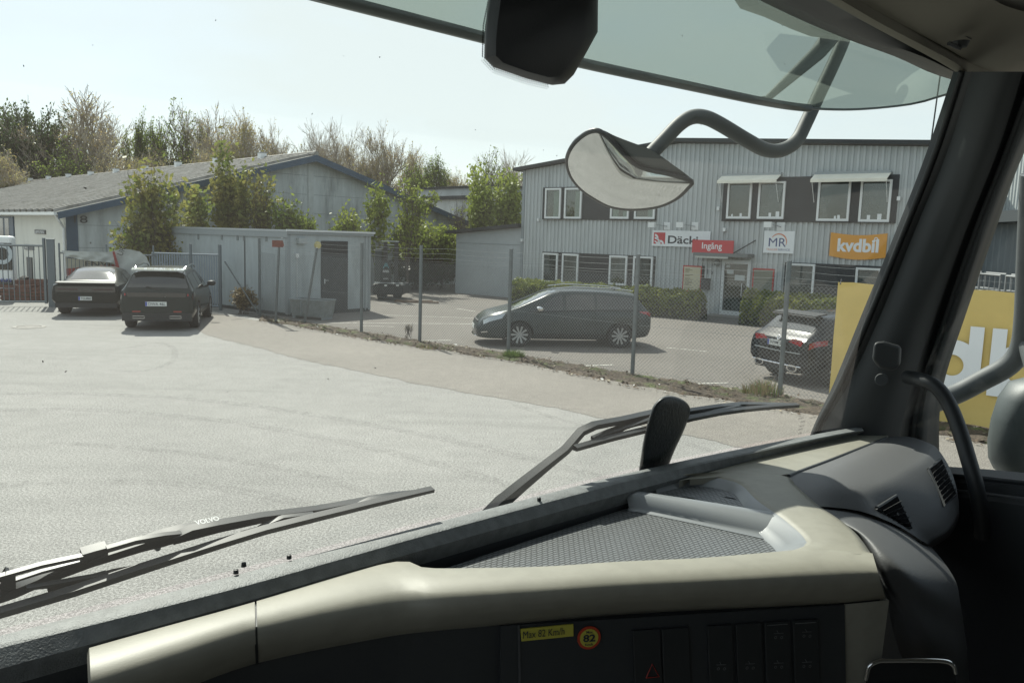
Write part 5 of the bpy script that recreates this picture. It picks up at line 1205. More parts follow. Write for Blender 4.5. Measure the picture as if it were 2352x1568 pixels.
# ================================================================== TRUCK CAB (the camera sits inside it)
LX = Vector((math.sin(rad(50)), math.cos(rad(50)), 0)); FX = Vector((-LX.y, LX.x, 0))
def TR(l, f, z): return LX*l + FX*f + Z*(CAM_Z+z)
def hz(pts, z): return [onz(p[0], p[1], CAM_Z+(p[2] if len(p) > 2 else z)) for p in pts]
truck = thing('truck', 'grey and beige cab interior of a truck seen from the driver seat with wipers outside', 'truck', tuple(TR(.8, .2, -2.7)))
m_ledge = mat('ledge_grain', (.15, .16, .16), .55, var=(60, .12), bump=(420, .7, .0014))
m_beige = mat('beige_plastic', (.255, .247, .205), .50, var=((3, .05), (40, .04)), bump=(500, .15, .0008), tint2=((.22, .212, .175), 2.3, .55, .8))
m_grey = mat('grey_soft_plastic', (.080, .083, .086), .55, var=(2, .04), bump=(420, .35, .0012))
m_blackp = mat('black_dash_plastic', (.030, .034, .037), .5, bump=(400, .2, .001))
m_satin = mat('satin_tray_plastic', (.20, .215, .225), .30, var=(3, .06), bump=(500, .12, .0006))
m_pillar = mat('pillar_fabric', (.046, .051, .054), .75, bump=(600, .3, .0008))
m_seal = mat('rubber_seal', (.018, .021, .023), .5)
m_liner = mat('headliner_fabric', (.20, .19, .155), .95, bump=(700, .3, .0006))
m_wiper = mat('wiper_black', (.022, .026, .028), .42, spec=.5)
N = 48
def rs(pts, z=-.42, n=N): return resample(spline(hz(pts, z), 6), n)
OO = [(-260, 1524), (0, 1456), (560, 1312), (1021, 1192), (1469, 1078), (1750, 1019), (1920, 987), (1976, 979)]
II = [(-260, 1551), (0, 1481), (560, 1341), (1020, 1213), (1469, 1095), (1750, 1034), (1925, 998), (1984, 988)]
LWp = [(-260, 1606), (0, 1535), (560, 1382), (903, 1282), (1442, 1130), (1750, 1049), (1925, 1006), (1986, 994)]
o_, i_, l_ = rs(OO), rs(II), rs(LWp, -.437)
dn = [p-Z*.20 for p in o_]
lo2 = [p+(a-p)*.3-Z*.05 for p, a in zip(l_, o_)]
led = MB().loft([dn, [p-Z*.004 for p in o_], [p.lerp(q, .12) for p, q in zip(o_, i_)], [p.lerp(q, .88) for p, q in zip(o_, i_)], [q.lerp(r_, .12) for q, r_ in zip(i_, l_)], l_, lo2]).build('windscreen_ledge', m_ledge, truck, smooth=22)
# dark wall under the ledge, down to the tray
wl_ = [p+(q-p)*.16 for p, q in zip(l_, o_)]
MB().loft([l_, wl_, [p-Z*.05 for p in wl_], [p-Z*.2 for p in wl_]]).build('tray_back_wall', m_blackp, truck)
# tray floor with its ribbed mat
m_mat = bpy.data.materials.new('ribbed_tray_mat'); m_mat.use_nodes = True
nn_ = m_mat.node_tree; pb_ = nn_.nodes['Principled BSDF']; pb_.inputs['Base Color'].default_value = (.15, .16, .165, 1); pb_.inputs['Roughness'].default_value = .38
tcn = nn_.nodes.new('ShaderNodeTexCoord'); mpn = nn_.nodes.new('ShaderNodeMapping'); mpn.inputs['Rotation'].default_value = (0, 0, rad(-40))
br = nn_.nodes.new('ShaderNodeTexBrick'); br.inputs['Scale'].default_value = 1; br.inputs['Brick Width'].default_value = .011; br.inputs['Row Height'].default_value = .0062; br.inputs['Mortar Size'].default_value = .0013; br.inputs['Mortar Smooth'].default_value = .6
br.inputs['Color1'].default_value = (1, 1, 1, 1); br.inputs['Color2'].default_value = (.8, .8, .8, 1); br.inputs['Mortar'].default_value = (0, 0, 0, 1)
bu = nn_.nodes.new('ShaderNodeBump'); bu.inputs['Strength'].default_value = 1; bu.inputs['Distance'].default_value = .0022
nn_.links.new(tcn.outputs['Object'], mpn.inputs[0]); nn_.links.new(mpn.outputs[0], br.inputs[0]); nn_.links.new(br.outputs[0], bu.inputs['Height']); nn_.links.new(bu.outputs[0], pb_.inputs['Normal'])
mxn = nn_.nodes.new('ShaderNodeMixRGB'); mxn.inputs[1].default_value = (.055, .06, .062, 1); mxn.inputs[2].default_value = (.17, .18, .185, 1)
nn_.links.new(br.outputs[0], mxn.inputs[0]); nn_.links.new(mxn.outputs[0], pb_.inputs['Base Color'])
ZF = -.467
fl1 = hz([(930, 1330), (1030, 1302), (1250, 1229), (1450, 1163), (1760, 1226), (1830, 1290), (1700, 1330), (1300, 1350)], ZF)
tray = MB().prism(fl1, (0, 0, -.01)).build('tray_floor', m_mat, truck)
fl2 = [p+Z*(-.012)+FX*.010 for p in hz([(1440, 1129), (1600, 1150), (1792, 1181)], -.441)][::-1] + hz([(1430, 1120), (1580, 1085), (1700, 1100), (1800, 1150), (1840, 1200)], -.453)
MB().prism(fl2, (0, 0, -.01)).build('upper_tray_floor', m_mat, truck)
# divider step between the two trays
dA = hz([(1436, 1127), (1452, 1127), (1600, 1149), (1806, 1182)], -.441); dB = hz([(1437, 1133), (1453, 1133), (1600, 1156), (1806, 1190)], -.442)
dC = hz([(1444, 1160), (1458, 1161), (1600, 1189), (1790, 1226)], ZF+.006); dC2 = hz([(1444, 1165), (1458, 1166), (1600, 1194), (1790, 1232)], ZF+.0025); dD = hz([(1442, 1173), (1458, 1174), (1600, 1203), (1792, 1245)], ZF+.0008)
dU = [p-Z*.016+FX*.012 for p in dA]; dU2 = [p+FX*.008 for p in dA]
MB().loft([[resample(x, 14)[k] for k in range(14)] for x in (dU, dU2, dA, dB, dC, dC2, dD)]).build('tray_divider', m_satin, truck, smooth=75)
for u in (1568, 1662):
    MB().prism(hz([(u, 1141), (u+26, 1145), (u+30, 1148), (u+4, 1144)], -.4540), (0, 0, .001)).build('divider_slot', m_blackp, truck)
# beige rim and roll
E1 = [(1500, 1108), (1592, 1093), (1690, 1107), (1738, 1148), (1800, 1192), (1848, 1236), (1842, 1256), (1762, 1277)]
E2 = [(1620, 1087), (1730, 1090), (1812, 1094), (1826, 1112), (1880, 1160), (1925, 1190), (1960, 1218), (1984, 1246), (2004, 1276)]
NE = 30
e1_, e2_ = resample(spline(hz(E1, -.4395), 6), NE), resample(spline(hz(E2, -.4392), 6), NE)
# inner cove of the rim going down to the tray
cv1 = [p.lerp(c, -.0)-Z*.006 + (p-c).normalized()*.006 for p, c in zip(e1_, e2_)]
cvc = TR(.0, 0, 0)
ctr = hz([(1560, 1200)], ZF)[0]
def inward(p, a, dz): d = (ctr-p); d.z = 0; return p+d.normalized()*a+Z*dz
MB().loft([[p+Z*.0 for p in e1_], [inward(p, .010, -.004) for p in e1_], [inward(p, .024, -.015) for p in e1_], [inward(p, .046, -.0275) for p in e1_], [inward(p, .075, -.0285) for p in e1_]]).build('tray_rim', m_satin, truck, smooth=80)
MB().loft([[inward(p, .001, -.002) for p in e1_], e1_, [a.lerp(c, .12)+Z*.002 for a, c in zip(e1_, e2_)], [a.lerp(c, .5)+Z*.007*math.sin(math.pi*min(1, (1-k/NE)*2.5)/2) for k, (a, c) in enumerate(zip(e1_, e2_))], [a.lerp(c, .88)+Z*.003 for a, c in zip(e1_, e2_)], e2_, [c-Z*.012 for c in e2_]]).build('beige_rim', m_beige, truck, smooth=80)
# strip beside the windscreen ledge
s1 = rs([(1560, 1103), (1660, 1075), (1750, 1050), (1860, 1021), (1986, 992), (2000, 990)], -.4385, 20); s2 = rs([(1585, 1100), (1690, 1092), (1815, 1088), (1910, 1052), (2037, 1003), (2040, 1000)], -.4375, 20)
MB().loft([[p-Z*.03 for p in s1], s1, s2, [p-Z*.012 for p in s2]]).build('beige_strip', m_beige, truck, smooth=50)
# black line between beige strip and passenger dash
MB().tube(spline(hz([(1812, 1093), (1850, 1078), (1915, 1054), (2037, 1006)], -.4375), 5), .004, 6).build('seam_trim', m_blackp, truck)
# the long beige roll
R0 = [(-60, 1560), (100, 1518), (205, 1487), (400, 1432), (560, 1388), (890, 1292), (975, 1303), (1060, 1304), (1250, 1300), (1420, 1289), (1600, 1281), (1762, 1268), (1842, 1261), (1925, 1259), (2004, 1270)]
R5 = [(-60, 1700), (100, 1690), (205, 1660), (400, 1590), (590, 1522), (875, 1464), (1000, 1448), (1090, 1440), (1187, 1431), (1411, 1412), (1600, 1401), (1750, 1394), (1880, 1387), (1937, 1384), (2034, 1374)]
def roll_rails(a, b_, n=70):
    A2 = resample(spline([(p[0], p[1], 0) for p in a], 6), n)
    B2 = resample(spline([(p[0], p[1], 0) for p in b_], 6), n)
    prof = [(0, -.4385), (.05, -.4365), (.20, -.4372), (.38, -.4415), (.54, -.4495), (.68, -.4605), (.80, -.4735), (.90, -.487), (1, -.502), (.995, -.515)]
    rails = []
    for t, z in prof: rails.append([onz(p.x+(q.x-p.x)*t, p.y+(q.y-p.y)*t, CAM_Z+z) for p, q in zip(A2, B2)])
    return rails
rl = roll_rails(R0, R5)
# split at the seam near u=580
def usplit(rl, u_at):
    n = len(rl[0]); best = min(range(n), key=lambda i: abs(u_at-proj(rl[4][i])[0])); return best
def proj(p):
    d = p-CAM; return 1176+F_PX*d.dot(rt)/d.dot(fwd), 784-F_PX*d.dot(up)/d.dot(fwd)
k = usplit(rl, 582); k0 = usplit(rl, 206)
gap = [ (r_[k+1]-r_[k]).normalized()*.0012 for r_ in rl]
rA = [r_[k0:k]+[r_[k]-g] for r_, g in zip(rl, gap)]; rB = [[r_[k]+g]+r_[k+1:] for r_, g in zip(rl, gap)]
for rr_ in (rA,):      # close the left end of the short piece with a turned edge
    for r_ in rr_: r_.insert(0, r_[0]+Vector((.0, .0, -.010))+FX*.012)
bl = MB().loft(rA).build('beige_roll', m_beige, truck, smooth=60); bl['label'] = 'short beige end piece of the dash roll'
MB().loft(rB).build('beige_roll', m_beige, truck, smooth=60)
sm_ = [r_[k]-Z*.001 for r_ in rl]
MB().loft([[p-LX*.0016+FX*.001-Z*.002 for p in sm_], [p+LX*.0016+FX*.001-Z*.002 for p in sm_]]).build('roll_seam', m_seal, truck)
# fascia below the roll
R5r = rl[8]; fb_ = [p+FX*.006 for p in R5r]
MB().loft([[p+FX*.03+Z*.02 for p in fb_], [p+FX*.002-Z*.004 for p in fb_], [p+FX*.004-Z*.03 for p in fb_], [p+FX*.03-Z*.55 for p in fb_]]).build('fascia', m_blackp, truck)
ptA, ptB = onz(1187, 1431, CAM_Z-.502), onz(1880, 1387, CAM_Z-.502)
fdr = (ptB-ptA); fdr.z = 0; fdr.normalize(); fnr = Vector((fdr.y, -fdr.x, 0)); FP0 = ptA+fnr*.004
def fpt(u, v, o=0.0): return onp(u, v, FP0+fnr*o, fnr)
MB().prism([fpt(1150, 1437), fpt(1940, 1388), fpt(1945, 1680), fpt(1150, 1680)], -fnr*.01).build('switch_panel', m_blackp, truck)
pan = MB().prism([fpt(1190, 1436, .002), fpt(1194, 1436, .002), fpt(1197, 1600, .002), fpt(1192, 1600, .002)], -fnr*.003).build('panel_edge', m_grey, truck)
m_ysk = mat('yellow_label', (.50, .46, .07), .5); m_rsk = mat('label_red', (.45, .05, .02), .5)
st1 = MB().prism([fpt(1196, 1444, .003), fpt(1317, 1433, .003), fpt(1317, 1460, .003), fpt(1198, 1472, .003)], -fnr*.002).build('speed_label', m_ysk, truck)
dv_ = (fpt(1317, 1460)-fpt(1198, 1472)).normalized()
text('Max 82 Km/h', fpt(1201, 1465.5, .004), dv_, Z, .056, .010, m_ink, st1, thick=.0004)
cc = fpt(1353, 1464, .003); sr = .0162
Mq = Matrix.Translation(cc) @ fnr.to_track_quat('Z', 'Y').to_matrix().to_4x4()
rs_ = MB().lathe([(0, 0), (sr, 0), (sr, -.001)], Mq, 40).build('round_speed_label', m_rsk, truck)
MB().lathe([(0, .0006), (sr*.78, .0006), (sr*.78, 0)], Mq, 40).build('label_face', m_ysk, rs_)
text('82', cc-fdr*.0085-Z*.0050+fnr*.001, fdr, Z, .017, .0105, m_ink, rs_, thick=.0003, bold=.03)
text('Max', cc-fdr*.0045+Z*.0070+fnr*.001, fdr, Z, .009, .0034, m_ink, rs_, thick=.0003, bold=.02)
text('Km/h', cc-fdr*.0055-Z*.0104+fnr*.001, fdr, Z, .011, .0034, m_ink, rs_, thick=.0003, bold=.02)
m_sw_ = mat('switch_black', (.022, .025, .027), .45); m_icon = mat('switch_icon', (.16, .17, .17), .5)
sw = []
for a, c, lab in ((1453, 1517, 'warn'), (1520, 1583, ''), (1625, 1683, ''), (1690, 1750, ''), (1756, 1815, ''), (1821, 1880, '')):
    vt = 1448-(a-1453)*.062
    s_ = MB().prism([fpt(a, vt, .004), fpt(c, vt-4, .004), fpt(c+6, 1600, .004), fpt(a+6, 1600, .004)], -fnr*.006).build('rocker_switch', m_sw_, truck); bevel(s_, .0015)
    if a > 1690: MB().tube([fpt(a+6, vt+6, .006), fpt(c-6, vt+3, .006)], .0006, 4).build('switch_edge', m_icon, s_)
    sw.append(s_)
    if lab:
        b = MB(); tri = [fpt(1484, 1556, .0055), fpt(1514, 1553, .0055), fpt(1498, 1524, .0055)]
        b.tube(tri+[tri[0]], .0009, 4); b.build('hazard_triangle', mat('hazard_red', (.35, .03, .02), .5), s_)
    elif a > 1600:
        b = MB(); cx = (a+c)/2+3
        for vv in ((1540-(a-1453)*.03, ), (1478-(a-1453)*.05,)) if a > 1690 else ((1540-(a-1453)*.03,),):
            vv = vv[0]
            for du in (-7, 7):
                q = fpt(cx+du, vv, .0048); b.lathe([(.0014, 0), (.0021, 0)], Matrix.Translation(q) @ fnr.to_track_quat('Z', 'Y').to_matrix().to_4x4(), 14)
            b.tube([fpt(cx-11, vv-9, .0048), fpt(cx+11, vv-10, .0048)], .0004, 4); b.tube([fpt(cx, vv-9, .0048), fpt(cx-4, vv-16, .0048)], .0004, 4)
            b.build('switch_icon', m_icon, s_); b = MB()
text('RADIO', fpt(676, 1556, .0), fdr, Z, .045, .008, mat('faint_legend', (.07, .075, .075), .5), truck, thick=.03)
# beige end panel under the roll at the right
pe = [onz(*q) for q in ((1936, 1386, CAM_Z-.503), (2036, 1375, CAM_Z-.503))]
q0, q1 = pe
MB().loft([[q0-Z*.0+FX*.0, q0.lerp(q1, .06)-FX*.002, q1-FX*.004, q1+FX*.03], [q0-Z*.5+FX*.02, q0.lerp(q1, .06)-Z*.5+FX*.016, q1-Z*.5+FX*.012, q1-Z*.5+FX*.04]]).build('beige_end_panel', m_beige, truck, smooth=30)
# ---------------- passenger side dash
def pad(rows, name, mt, sm=80, n=20, par=None):
    cols = [resample(spline([onz(u, v, CAM_Z+z) for u, v, z in r_], 5), n) for r_ in rows]
    # interpolate smoothly across the rows
    out_ = []
    for i in range(n): out_.append(spline([c[i] for c in cols], 5))
    return MB().loft([[o[j] for o in out_] for j in range(len(out_[0]))]).build(name, mt, par or truck, smooth=sm)
pad([[(2037, 1003, -.438), (1975, 1028, -.438), (1915, 1054, -.438), (1860, 1075, -.438), (1815, 1092, -.438), (1822, 1110, -.440), (1848, 1136, -.444), (1880, 1162, -.450)],
     [(2090, 1003, -.428), (2050, 1022, -.426), (2000, 1045, -.425), (1950, 1068, -.426), (1905, 1094, -.428), (1895, 1116, -.432), (1905, 1140, -.440), (1920, 1165, -.452)],
     [(2135, 1018, -.430), (2110, 1043, -.428), (2075, 1066, -.428), (2025, 1092, -.430), (1975, 1120, -.433), (1955, 1135, -.438), (1955, 1152, -.446), (1965, 1171, -.458)],
     [(2155, 1032, -.436), (2135, 1065, -.436), (2100, 1090, -.438), (2055, 1115, -.440), (2010, 1140, -.446), (1995, 1152, -.450), (2000, 1167, -.458), (2010, 1184, -.468)],
     [(2182, 1075, -.462), (2172, 1112, -.470), (2145, 1145, -.476), (2110, 1165, -.480), (2070, 1180, -.482), (2058, 1190, -.484), (2062, 1200, -.489), (2068, 1210, -.494)],
     [(2197, 1120, -.492), (2200, 1155, -.508), (2185, 1190, -.518), (2165, 1212, -.522), (2140, 1225, -.524), (2125, 1232, -.526), (2122, 1238, -.528), (2120, 1243, -.530)],
     [(2200, 1150, -.515), (2203, 1175, -.530), (2190, 1205, -.54), (2172, 1226, -.543), (2150, 1240, -.545), (2140, 1245, -.546), (2136, 1248, -.547), (2134, 1251, -.548)],
     [(2202, 1158, -.56), (2204, 1184, -.58), (2192, 1214, -.60), (2174, 1236, -.61), (2152, 1250, -.61), (2142, 1255, -.61), (2138, 1258, -.61), (2136, 1261, -.61)]], 'passenger_dash', m_grey)
pad([[(1870, 1160, -.457), (1920, 1163, -.462), (1965, 1171, -.469), (2020, 1187, -.484), (2068, 1213, -.507), (2100, 1236, -.532), (2136, 1252, -.562)],
     [(1895, 1172, -.453), (1935, 1180, -.455), (1985, 1195, -.461), (2035, 1215, -.475), (2085, 1240, -.497), (2130, 1266, -.527), (2168, 1290, -.562)],
     [(1930, 1200, -.457), (1965, 1212, -.455), (2015, 1235, -.461), (2065, 1262, -.475), (2115, 1292, -.497), (2160, 1318, -.527), (2196, 1336, -.562)],
     [(1962, 1222, -.465), (1995, 1245, -.461), (2040, 1285, -.471), (2085, 1318, -.487), (2130, 1348, -.512), (2172, 1372, -.547), (2206, 1385, -.587)],
     [(1992, 1262, -.479), (2025, 1310, -.487), (2062, 1350, -.507), (2100, 1385, -.532), (2140, 1412, -.562), (2180, 1430, -.597), (2214, 1436, -.637)],
     [(2018, 1320, -.499), (2045, 1375, -.527), (2078, 1420, -.557), (2112, 1460, -.587), (2150, 1490, -.622), (2190, 1505, -.657), (2222, 1500, -.697)],
     [(2038, 1378, -.512), (2052, 1450, -.587), (2080, 1530, -.667), (2112, 1580, -.707), (2150, 1620, -.747), (2195, 1640, -.787), (2230, 1620, -.827)]], 'glovebox_cover', m_grey)
from mathutils.bvhtree import BVHTree
def hit(u, v, names=('passenger_dash', 'glovebox_cover')):
    best = None; d = ray(u, v).normalized()
    for nm in names:
        o = bpy.data.objects[nm]; M = wmat(o); tr_ = BVHTree.FromPolygons([M @ q.co for q in o.data.vertices], [tuple(p.vertices) for p in o.data.polygons])
        h = tr_.ray_cast(CAM, d)
        if h[0] is not None and (best is None or h[3] < best[1]): best = (h[0], h[3])
    return best[0] if best else None
def vent(cs, zs, n, off_):
    P = [(hit(u, v) or onz(u, v, CAM_Z+z)) for (u, v), z in zip(cs, zs)]
    P = [p+(CAM-p).normalized()*off_ for p in P]
    A, B, C, D = P; nrm = (B-A).cross(D-A).normalized()
    if nrm.dot(CAM-A) < 0: nrm = -nrm
    o = MB().tube([A, B, C, D, A], .0035, 6).build('air_vent', m_blackp, truck)
    MB().add([A+nrm*.003, B+nrm*.003, C+nrm*.003, D+nrm*.003], [(0, 1, 2, 3)]).build('vent_back', mat('vent_void', (.004, .004, .005), .9, spec=.1), o)
    for k in range(1, n):
        t = k/n; a = A.lerp(D, t); c = B.lerp(C, t); a2 = A.lerp(D, t+.28/n); c2 = B.lerp(C, t+.28/n)
        MB().prism([a+nrm*.007, c+nrm*.007, c2+nrm*.004, a2+nrm*.004], -nrm*.001).build('vent_slat', m_grey, o)
    m0 = A.lerp(B, .5)
    mid = (A+B+C+D)/4; MB().tube([mid+nrm*.001, mid+nrm*.006], .003, 6).build('vent_knob', m_grey, o)
vent([(2014, 1166), (2058, 1138), (2092, 1212), (2058, 1209)], [-.469, -.467, -.495, -.492], 6, .006)
vent([(2133, 1078), (2160, 1054), (2194, 1135), (2168, 1160)], [-.447, -.437, -.475, -.485], 8, .006)
# ---------------- pillar
def yd(v, u): return 1.96-(990-v)*.00030 - max(0, u-2150)*.0006
PR = [(165, (2190, 2234, 2290, 2350, 2380, 2410, 2435, 2460)), (350, (2128, 2175, 2235, 2290, 2312, 2332, 2344, 2353)), (530, (2058, 2101, 2165, 2218, 2242, 2262, 2275, 2286)),
      (720, (1980, 2024, 2095, 2150, 2176, 2198, 2210, 2219)), (880, (1915, 1950, 2035, 2095, 2122, 2145, 2156, 2168)), (990, (1864, 1886, 1985, 2068, 2098, 2130, 2146, 2157)), (1120, (1822, 1846, 1950, 2045, 2085, 2125, 2148, 2162))]
OFF = (0.0, -.035, -.085, -.06, -.03, -.045, -.02, .01)
cols = []
for c in range(8):
    cols.append(spline([ond(xs[c], v, yd(v, xs[c])+OFF[c]) for v, xs in PR], 6))
def strip(cis, name, mt, bulge=None, sm=60, par=None):
    rails = []
    for a, c in zip(cis, cis[1:]):
        for t in (0, .25, .5, .75):
            r_ = []
            for p, q in zip(cols[a], cols[c]):
                x = p.lerp(q, t)
                if bulge: x = x + (CAM-x).normalized()*bulge*math.sin(math.pi*t)
                r_.append(x)
            rails.append(r_)
    rails.append(cols[cis[-1]]); return MB().loft(rails).build(name, mt, par or truck, smooth=sm)
pil = strip([1, 2, 3], 'windscreen_pillar', m_pillar, .012)
strip([0, 1], 'pillar_seal', m_seal, .012, par=pil)
mid_ = [p.lerp(q, .45)+(CAM-p).normalized()*.014 for p, q in zip(cols[0], cols[1])]
MB().tube(mid_, .007, 8).build('seal_bead', m_seal, pil, smooth=60)
strip([3, 4], 'pillar_groove', m_seal, -.01, par=pil); strip([4, 5], 'door_seal', m_pillar, .015, par=pil); strip([5, 6, 7], 'window_channel', m_seal, .004, par=pil)
MB().tube([p+(CAM-p).normalized()*.006 for p in cols[4]], .006, 8).build('seal_bead', m_pillar, pil, smooth=60)
# outer skin of the pillar so it has depth from outside
MB().loft([[p+(p-CAM).normalized()*.09+LX*.02 for p in cols[0]], cols[0]]).loft([[p+(p-CAM).normalized()*.09+LX*.02 for p in cols[0]], [p+(p-CAM).normalized()*.08-LX*.01 for p in cols[7]], cols[7]]).build('pillar_outer', m_seal, pil)
cq = ond(2025, 872, 1.80); MB().lathe([(0, .003), (.013, .003), (.0145, .001), (.0145, -.002)], Matrix.Translation(cq) @ (CAM-cq).to_track_quat('Z', 'Y').to_matrix().to_4x4(), 28).build('screw_cap', m_pillar, pil)
hk = [ond(u, v, 1.79) for u, v in ((2003, 826), (2008, 786), (2030, 784), (2070, 795), (2068, 838), (2052, 852), (2020, 846))]
bevel(MB().prism(hk, (CAM-hk[0]).normalized()*.035).build('coat_hook', mat('hook_grey', (.05, .054, .056), .5), pil), .008, 3)
# grab handle
gh = spline([ond(2085, 866, 1.80), ond(2118, 873, 1.73), ond(2150, 888, 1.70), ond(2178, 925, 1.68), ond(2203, 985, 1.65), ond(2223, 1050, 1.62), ond(2240, 1110, 1.60), ond(2250, 1165, 1.60), ond(2256, 1230, 1.62)], 6)
MB().tube(gh, .0155, 14).build('grab_handle', m_seal, truck, smooth=60)
# door frame and panel
db = [ond(2148, 1084, 1.80), ond(2250, 1092, 1.69), ond(2352, 1103, 1.60), ond(2500, 1120, 1.45), ond(3300, 1250, 1.0)]
db = resample(db, 24)
def low(ps, dz, dl=0): return [p-Z*dz-LX*dl for p in ps]
door_ = MB().loft([low(db, -.004, -.06), db, low(db, .012, .004), low(db, .016, .012), low(db, .032, .014), low(db, .045, .030), low(db, .07, .036), low(db, .9, .04)]).build('door_panel', mat('door_dark', (.022, .025, .027), .6, bump=(400, .3, .001)), truck, smooth=30)
MB().tube(low(db, .005, .0), .006, 6).build('window_seal', m_seal, door_, smooth=60)
MB().tube(low(db, .034, .018), .004, 6).build('sill_strip', m_grey, door_, smooth=60)
wd_ = [p-LX*0 for p in db]
tp_ = [p+Z*.82 for p in db]
# side glass plane
sg = [ond(2150, 1095, 1.82), ond(2600, 1140, 1.40), ond(2600, -200, 1.40), ond(2350, 100, 1.78)]
MB().add([TR(1.93, 1.08, -.50), TR(1.93, -.45, -.50), TR(1.93, -.45, .36), TR(1.93, .74, .36)], [(0, 1, 2, 3)]).build('side_window', glassmat('side_glass', (.88, .93, .91), .006, .6), door_)
# ---------------- headliner
K = 40
def hl(pts): return resample(spline([onz(u, v, CAM_Z+z) for u, v, z in pts], 6), K)
h0 = hl([(1000, -420, .44), (1500, -165, .43), (1760, -30, .42), (1900, 41.6, .412), (2016, 92.5, .405), (2120, 131, .395), (2187, 163, .385), (2225, 178, .379), (2352, 216, .358), (2460, 252, .343)])
h1 = hl([(1080, -430, .43), (1560, -180, .425), (1800, -54, .415), (1900, 2, .41), (2016, 67, .402), (2150, 139, .392), (2208, 173, .382), (2235, 182, .377), (2352, 217.5, .357), (2460, 254, .342)])
h1b = hl([(1120, -430, .425), (1600, -178, .418), (1830, -56, .408), (1930, 0, .402), (2030, 58, .395), (2180, 136, .386), (2240, 172, .376), (2352, 213, .356), (2460, 248, .343)])
h2 = hl([(1200, -430, .435), (1680, -160, .43), (1880, -50, .42), (1970, 2, .415), (2050, 45, .41), (2170, 108, .40), (2250, 146, .392), (2352, 165, .385), (2460, 190, .378)])
h3 = hl([(1500, -600, .50), (1900, -280, .47), (2085, -120, .46), (2200, -60, .45), (2300, 10, .45), (2400, 40, .445), (2460, 70, .43), (2500, 100, .42)])
hd_ = MB().loft([[p+FX*.06+Z*.01 for p in h0], h0, [a.lerp(c, .5)+Z*.012 for a, c in zip(h0, h1)], h1]).build('header_trim', m_seal, truck, smooth=50)
h4 = [TR(-.6+i*(2.6/(K-1)), -.2, .47) for i in range(K)]
MB().loft([[p+Z*.01 for p in h1], h1, [a.lerp(c, .5)-Z*.004 for a, c in zip(h1, h1b)], h1b, [a.lerp(c, .3)+Z*.012 for a, c in zip(h1b, h2)], h2, [a.lerp(c, .5)-Z*.004 for a, c in zip(h2, h3)], h3]).build('headliner', m_liner, truck, smooth=45)
# seams and small fittings of the headliner
def hln(u, v): # on the liner between h2 and h3
    return onz(u, v, CAM_Z+.43)-Z*.0
MB().tube([onz(u, v, CAM_Z+z) for u, v, z in ((2080, -4, .432), (2140, 34, .425), (2190, 68, .418), (2231, 90, .412))], .0012, 4).build('liner_seam', m_seal, truck)
hkp = onz(2205, 111, CAM_Z+.385); MB().lathe([(0, .0), (.012, .002), (.016, .012)], Matrix.Translation(hkp), 16).tube([hkp-LX*.05, hkp], .004, 5).build('liner_hook', m_pillar, truck)
# ---------------- closed cab shell
m_shell = mat('cab_shell_inside', (.12, .12, .11), .9); m_cab = mat('cab_paint', (.3, .32, .33), .3, coat=1)
rb = MB().add([TR(-.62, .76, .50), TR(2.02, .76, .50), TR(2.02, -1.1, .62), TR(-.62, -1.1, .62)], [(0, 1, 2, 3)]).build('roof', m_shell, truck); solidify(rb, .05, 1)
fixn(rb)
def panel(name, pts, mt, th=.04):
    o = MB().add(pts, [tuple(range(len(pts)))]).build(name, mt, truck); solidify(o, th, 0); return o
panel('rear_wall', [TR(-.62, -1.1, -1.5), TR(2.0, -1.1, -1.5), TR(2.0, -1.1, .62), TR(-.62, -1.1, .62)], m_shell)
panel('cab_floor', [TR(-.62, -1.1, -1.5), TR(2.0, -1.1, -1.5), TR(2.0, 1.08, -1.5), TR(-.62, 1.08, -1.5)], m_shell)
panel('front_bulkhead', [TR(-.62, 1.16, -1.6), TR(2.0, 1.16, -1.6), TR(2.0, 1.10, -.62), TR(-.62, 1.10, -.62)], m_shell)
panel('driver_door', [TR(-.64, 1.05, -1.5), TR(-.64, -1.1, -1.5), TR(-.64, -1.1, -.48), TR(-.64, 1.0, -.48)], m_shell)
panel('driver_door_frame', [TR(-.64, -.5, -.48), TR(-.64, -1.1, -.48), TR(-.64, -1.1, .6), TR(-.64, -.5, .6)], m_shell)
panel('passenger_door', [TR(2.02, 1.05, -1.5), TR(2.02, -1.1, -1.5), TR(2.02, -1.1, -.60), TR(2.02, 1.05, -.60)], m_shell)
panel('passenger_door_frame', [TR(2.0, -.45, -.50), TR(2.0, -1.1, -.50), TR(2.0, -1.1, .6), TR(2.0, -.45, .6)], m_shell)
panel('driver_pillar', [TR(-.64, 1.04, -.5), TR(-.56, 1.06, -.5), TR(-.56, .78, .5), TR(-.64, .70, .5)], m_shell)
# ---------------- windscreen
gb_ = [p+FX*.012 for p in o_]
gt_ = [TR(-.60, .78, .46)] + [p+FX*.02+Z*.004 for p in resample(h0, 12)]
gt_ = resample(gt_, N)
gr = []
for j in range(9):
    t = j/8; gr.append([a.lerp(c, t)+FX*.03*math.sin(math.pi*t) for a, c in zip(gb_, gt_)])
MB().loft(gr).build('windscreen', glassmat('windscreen_glass_clear', (.88, .93, .905), .015, .45), truck, smooth=80)
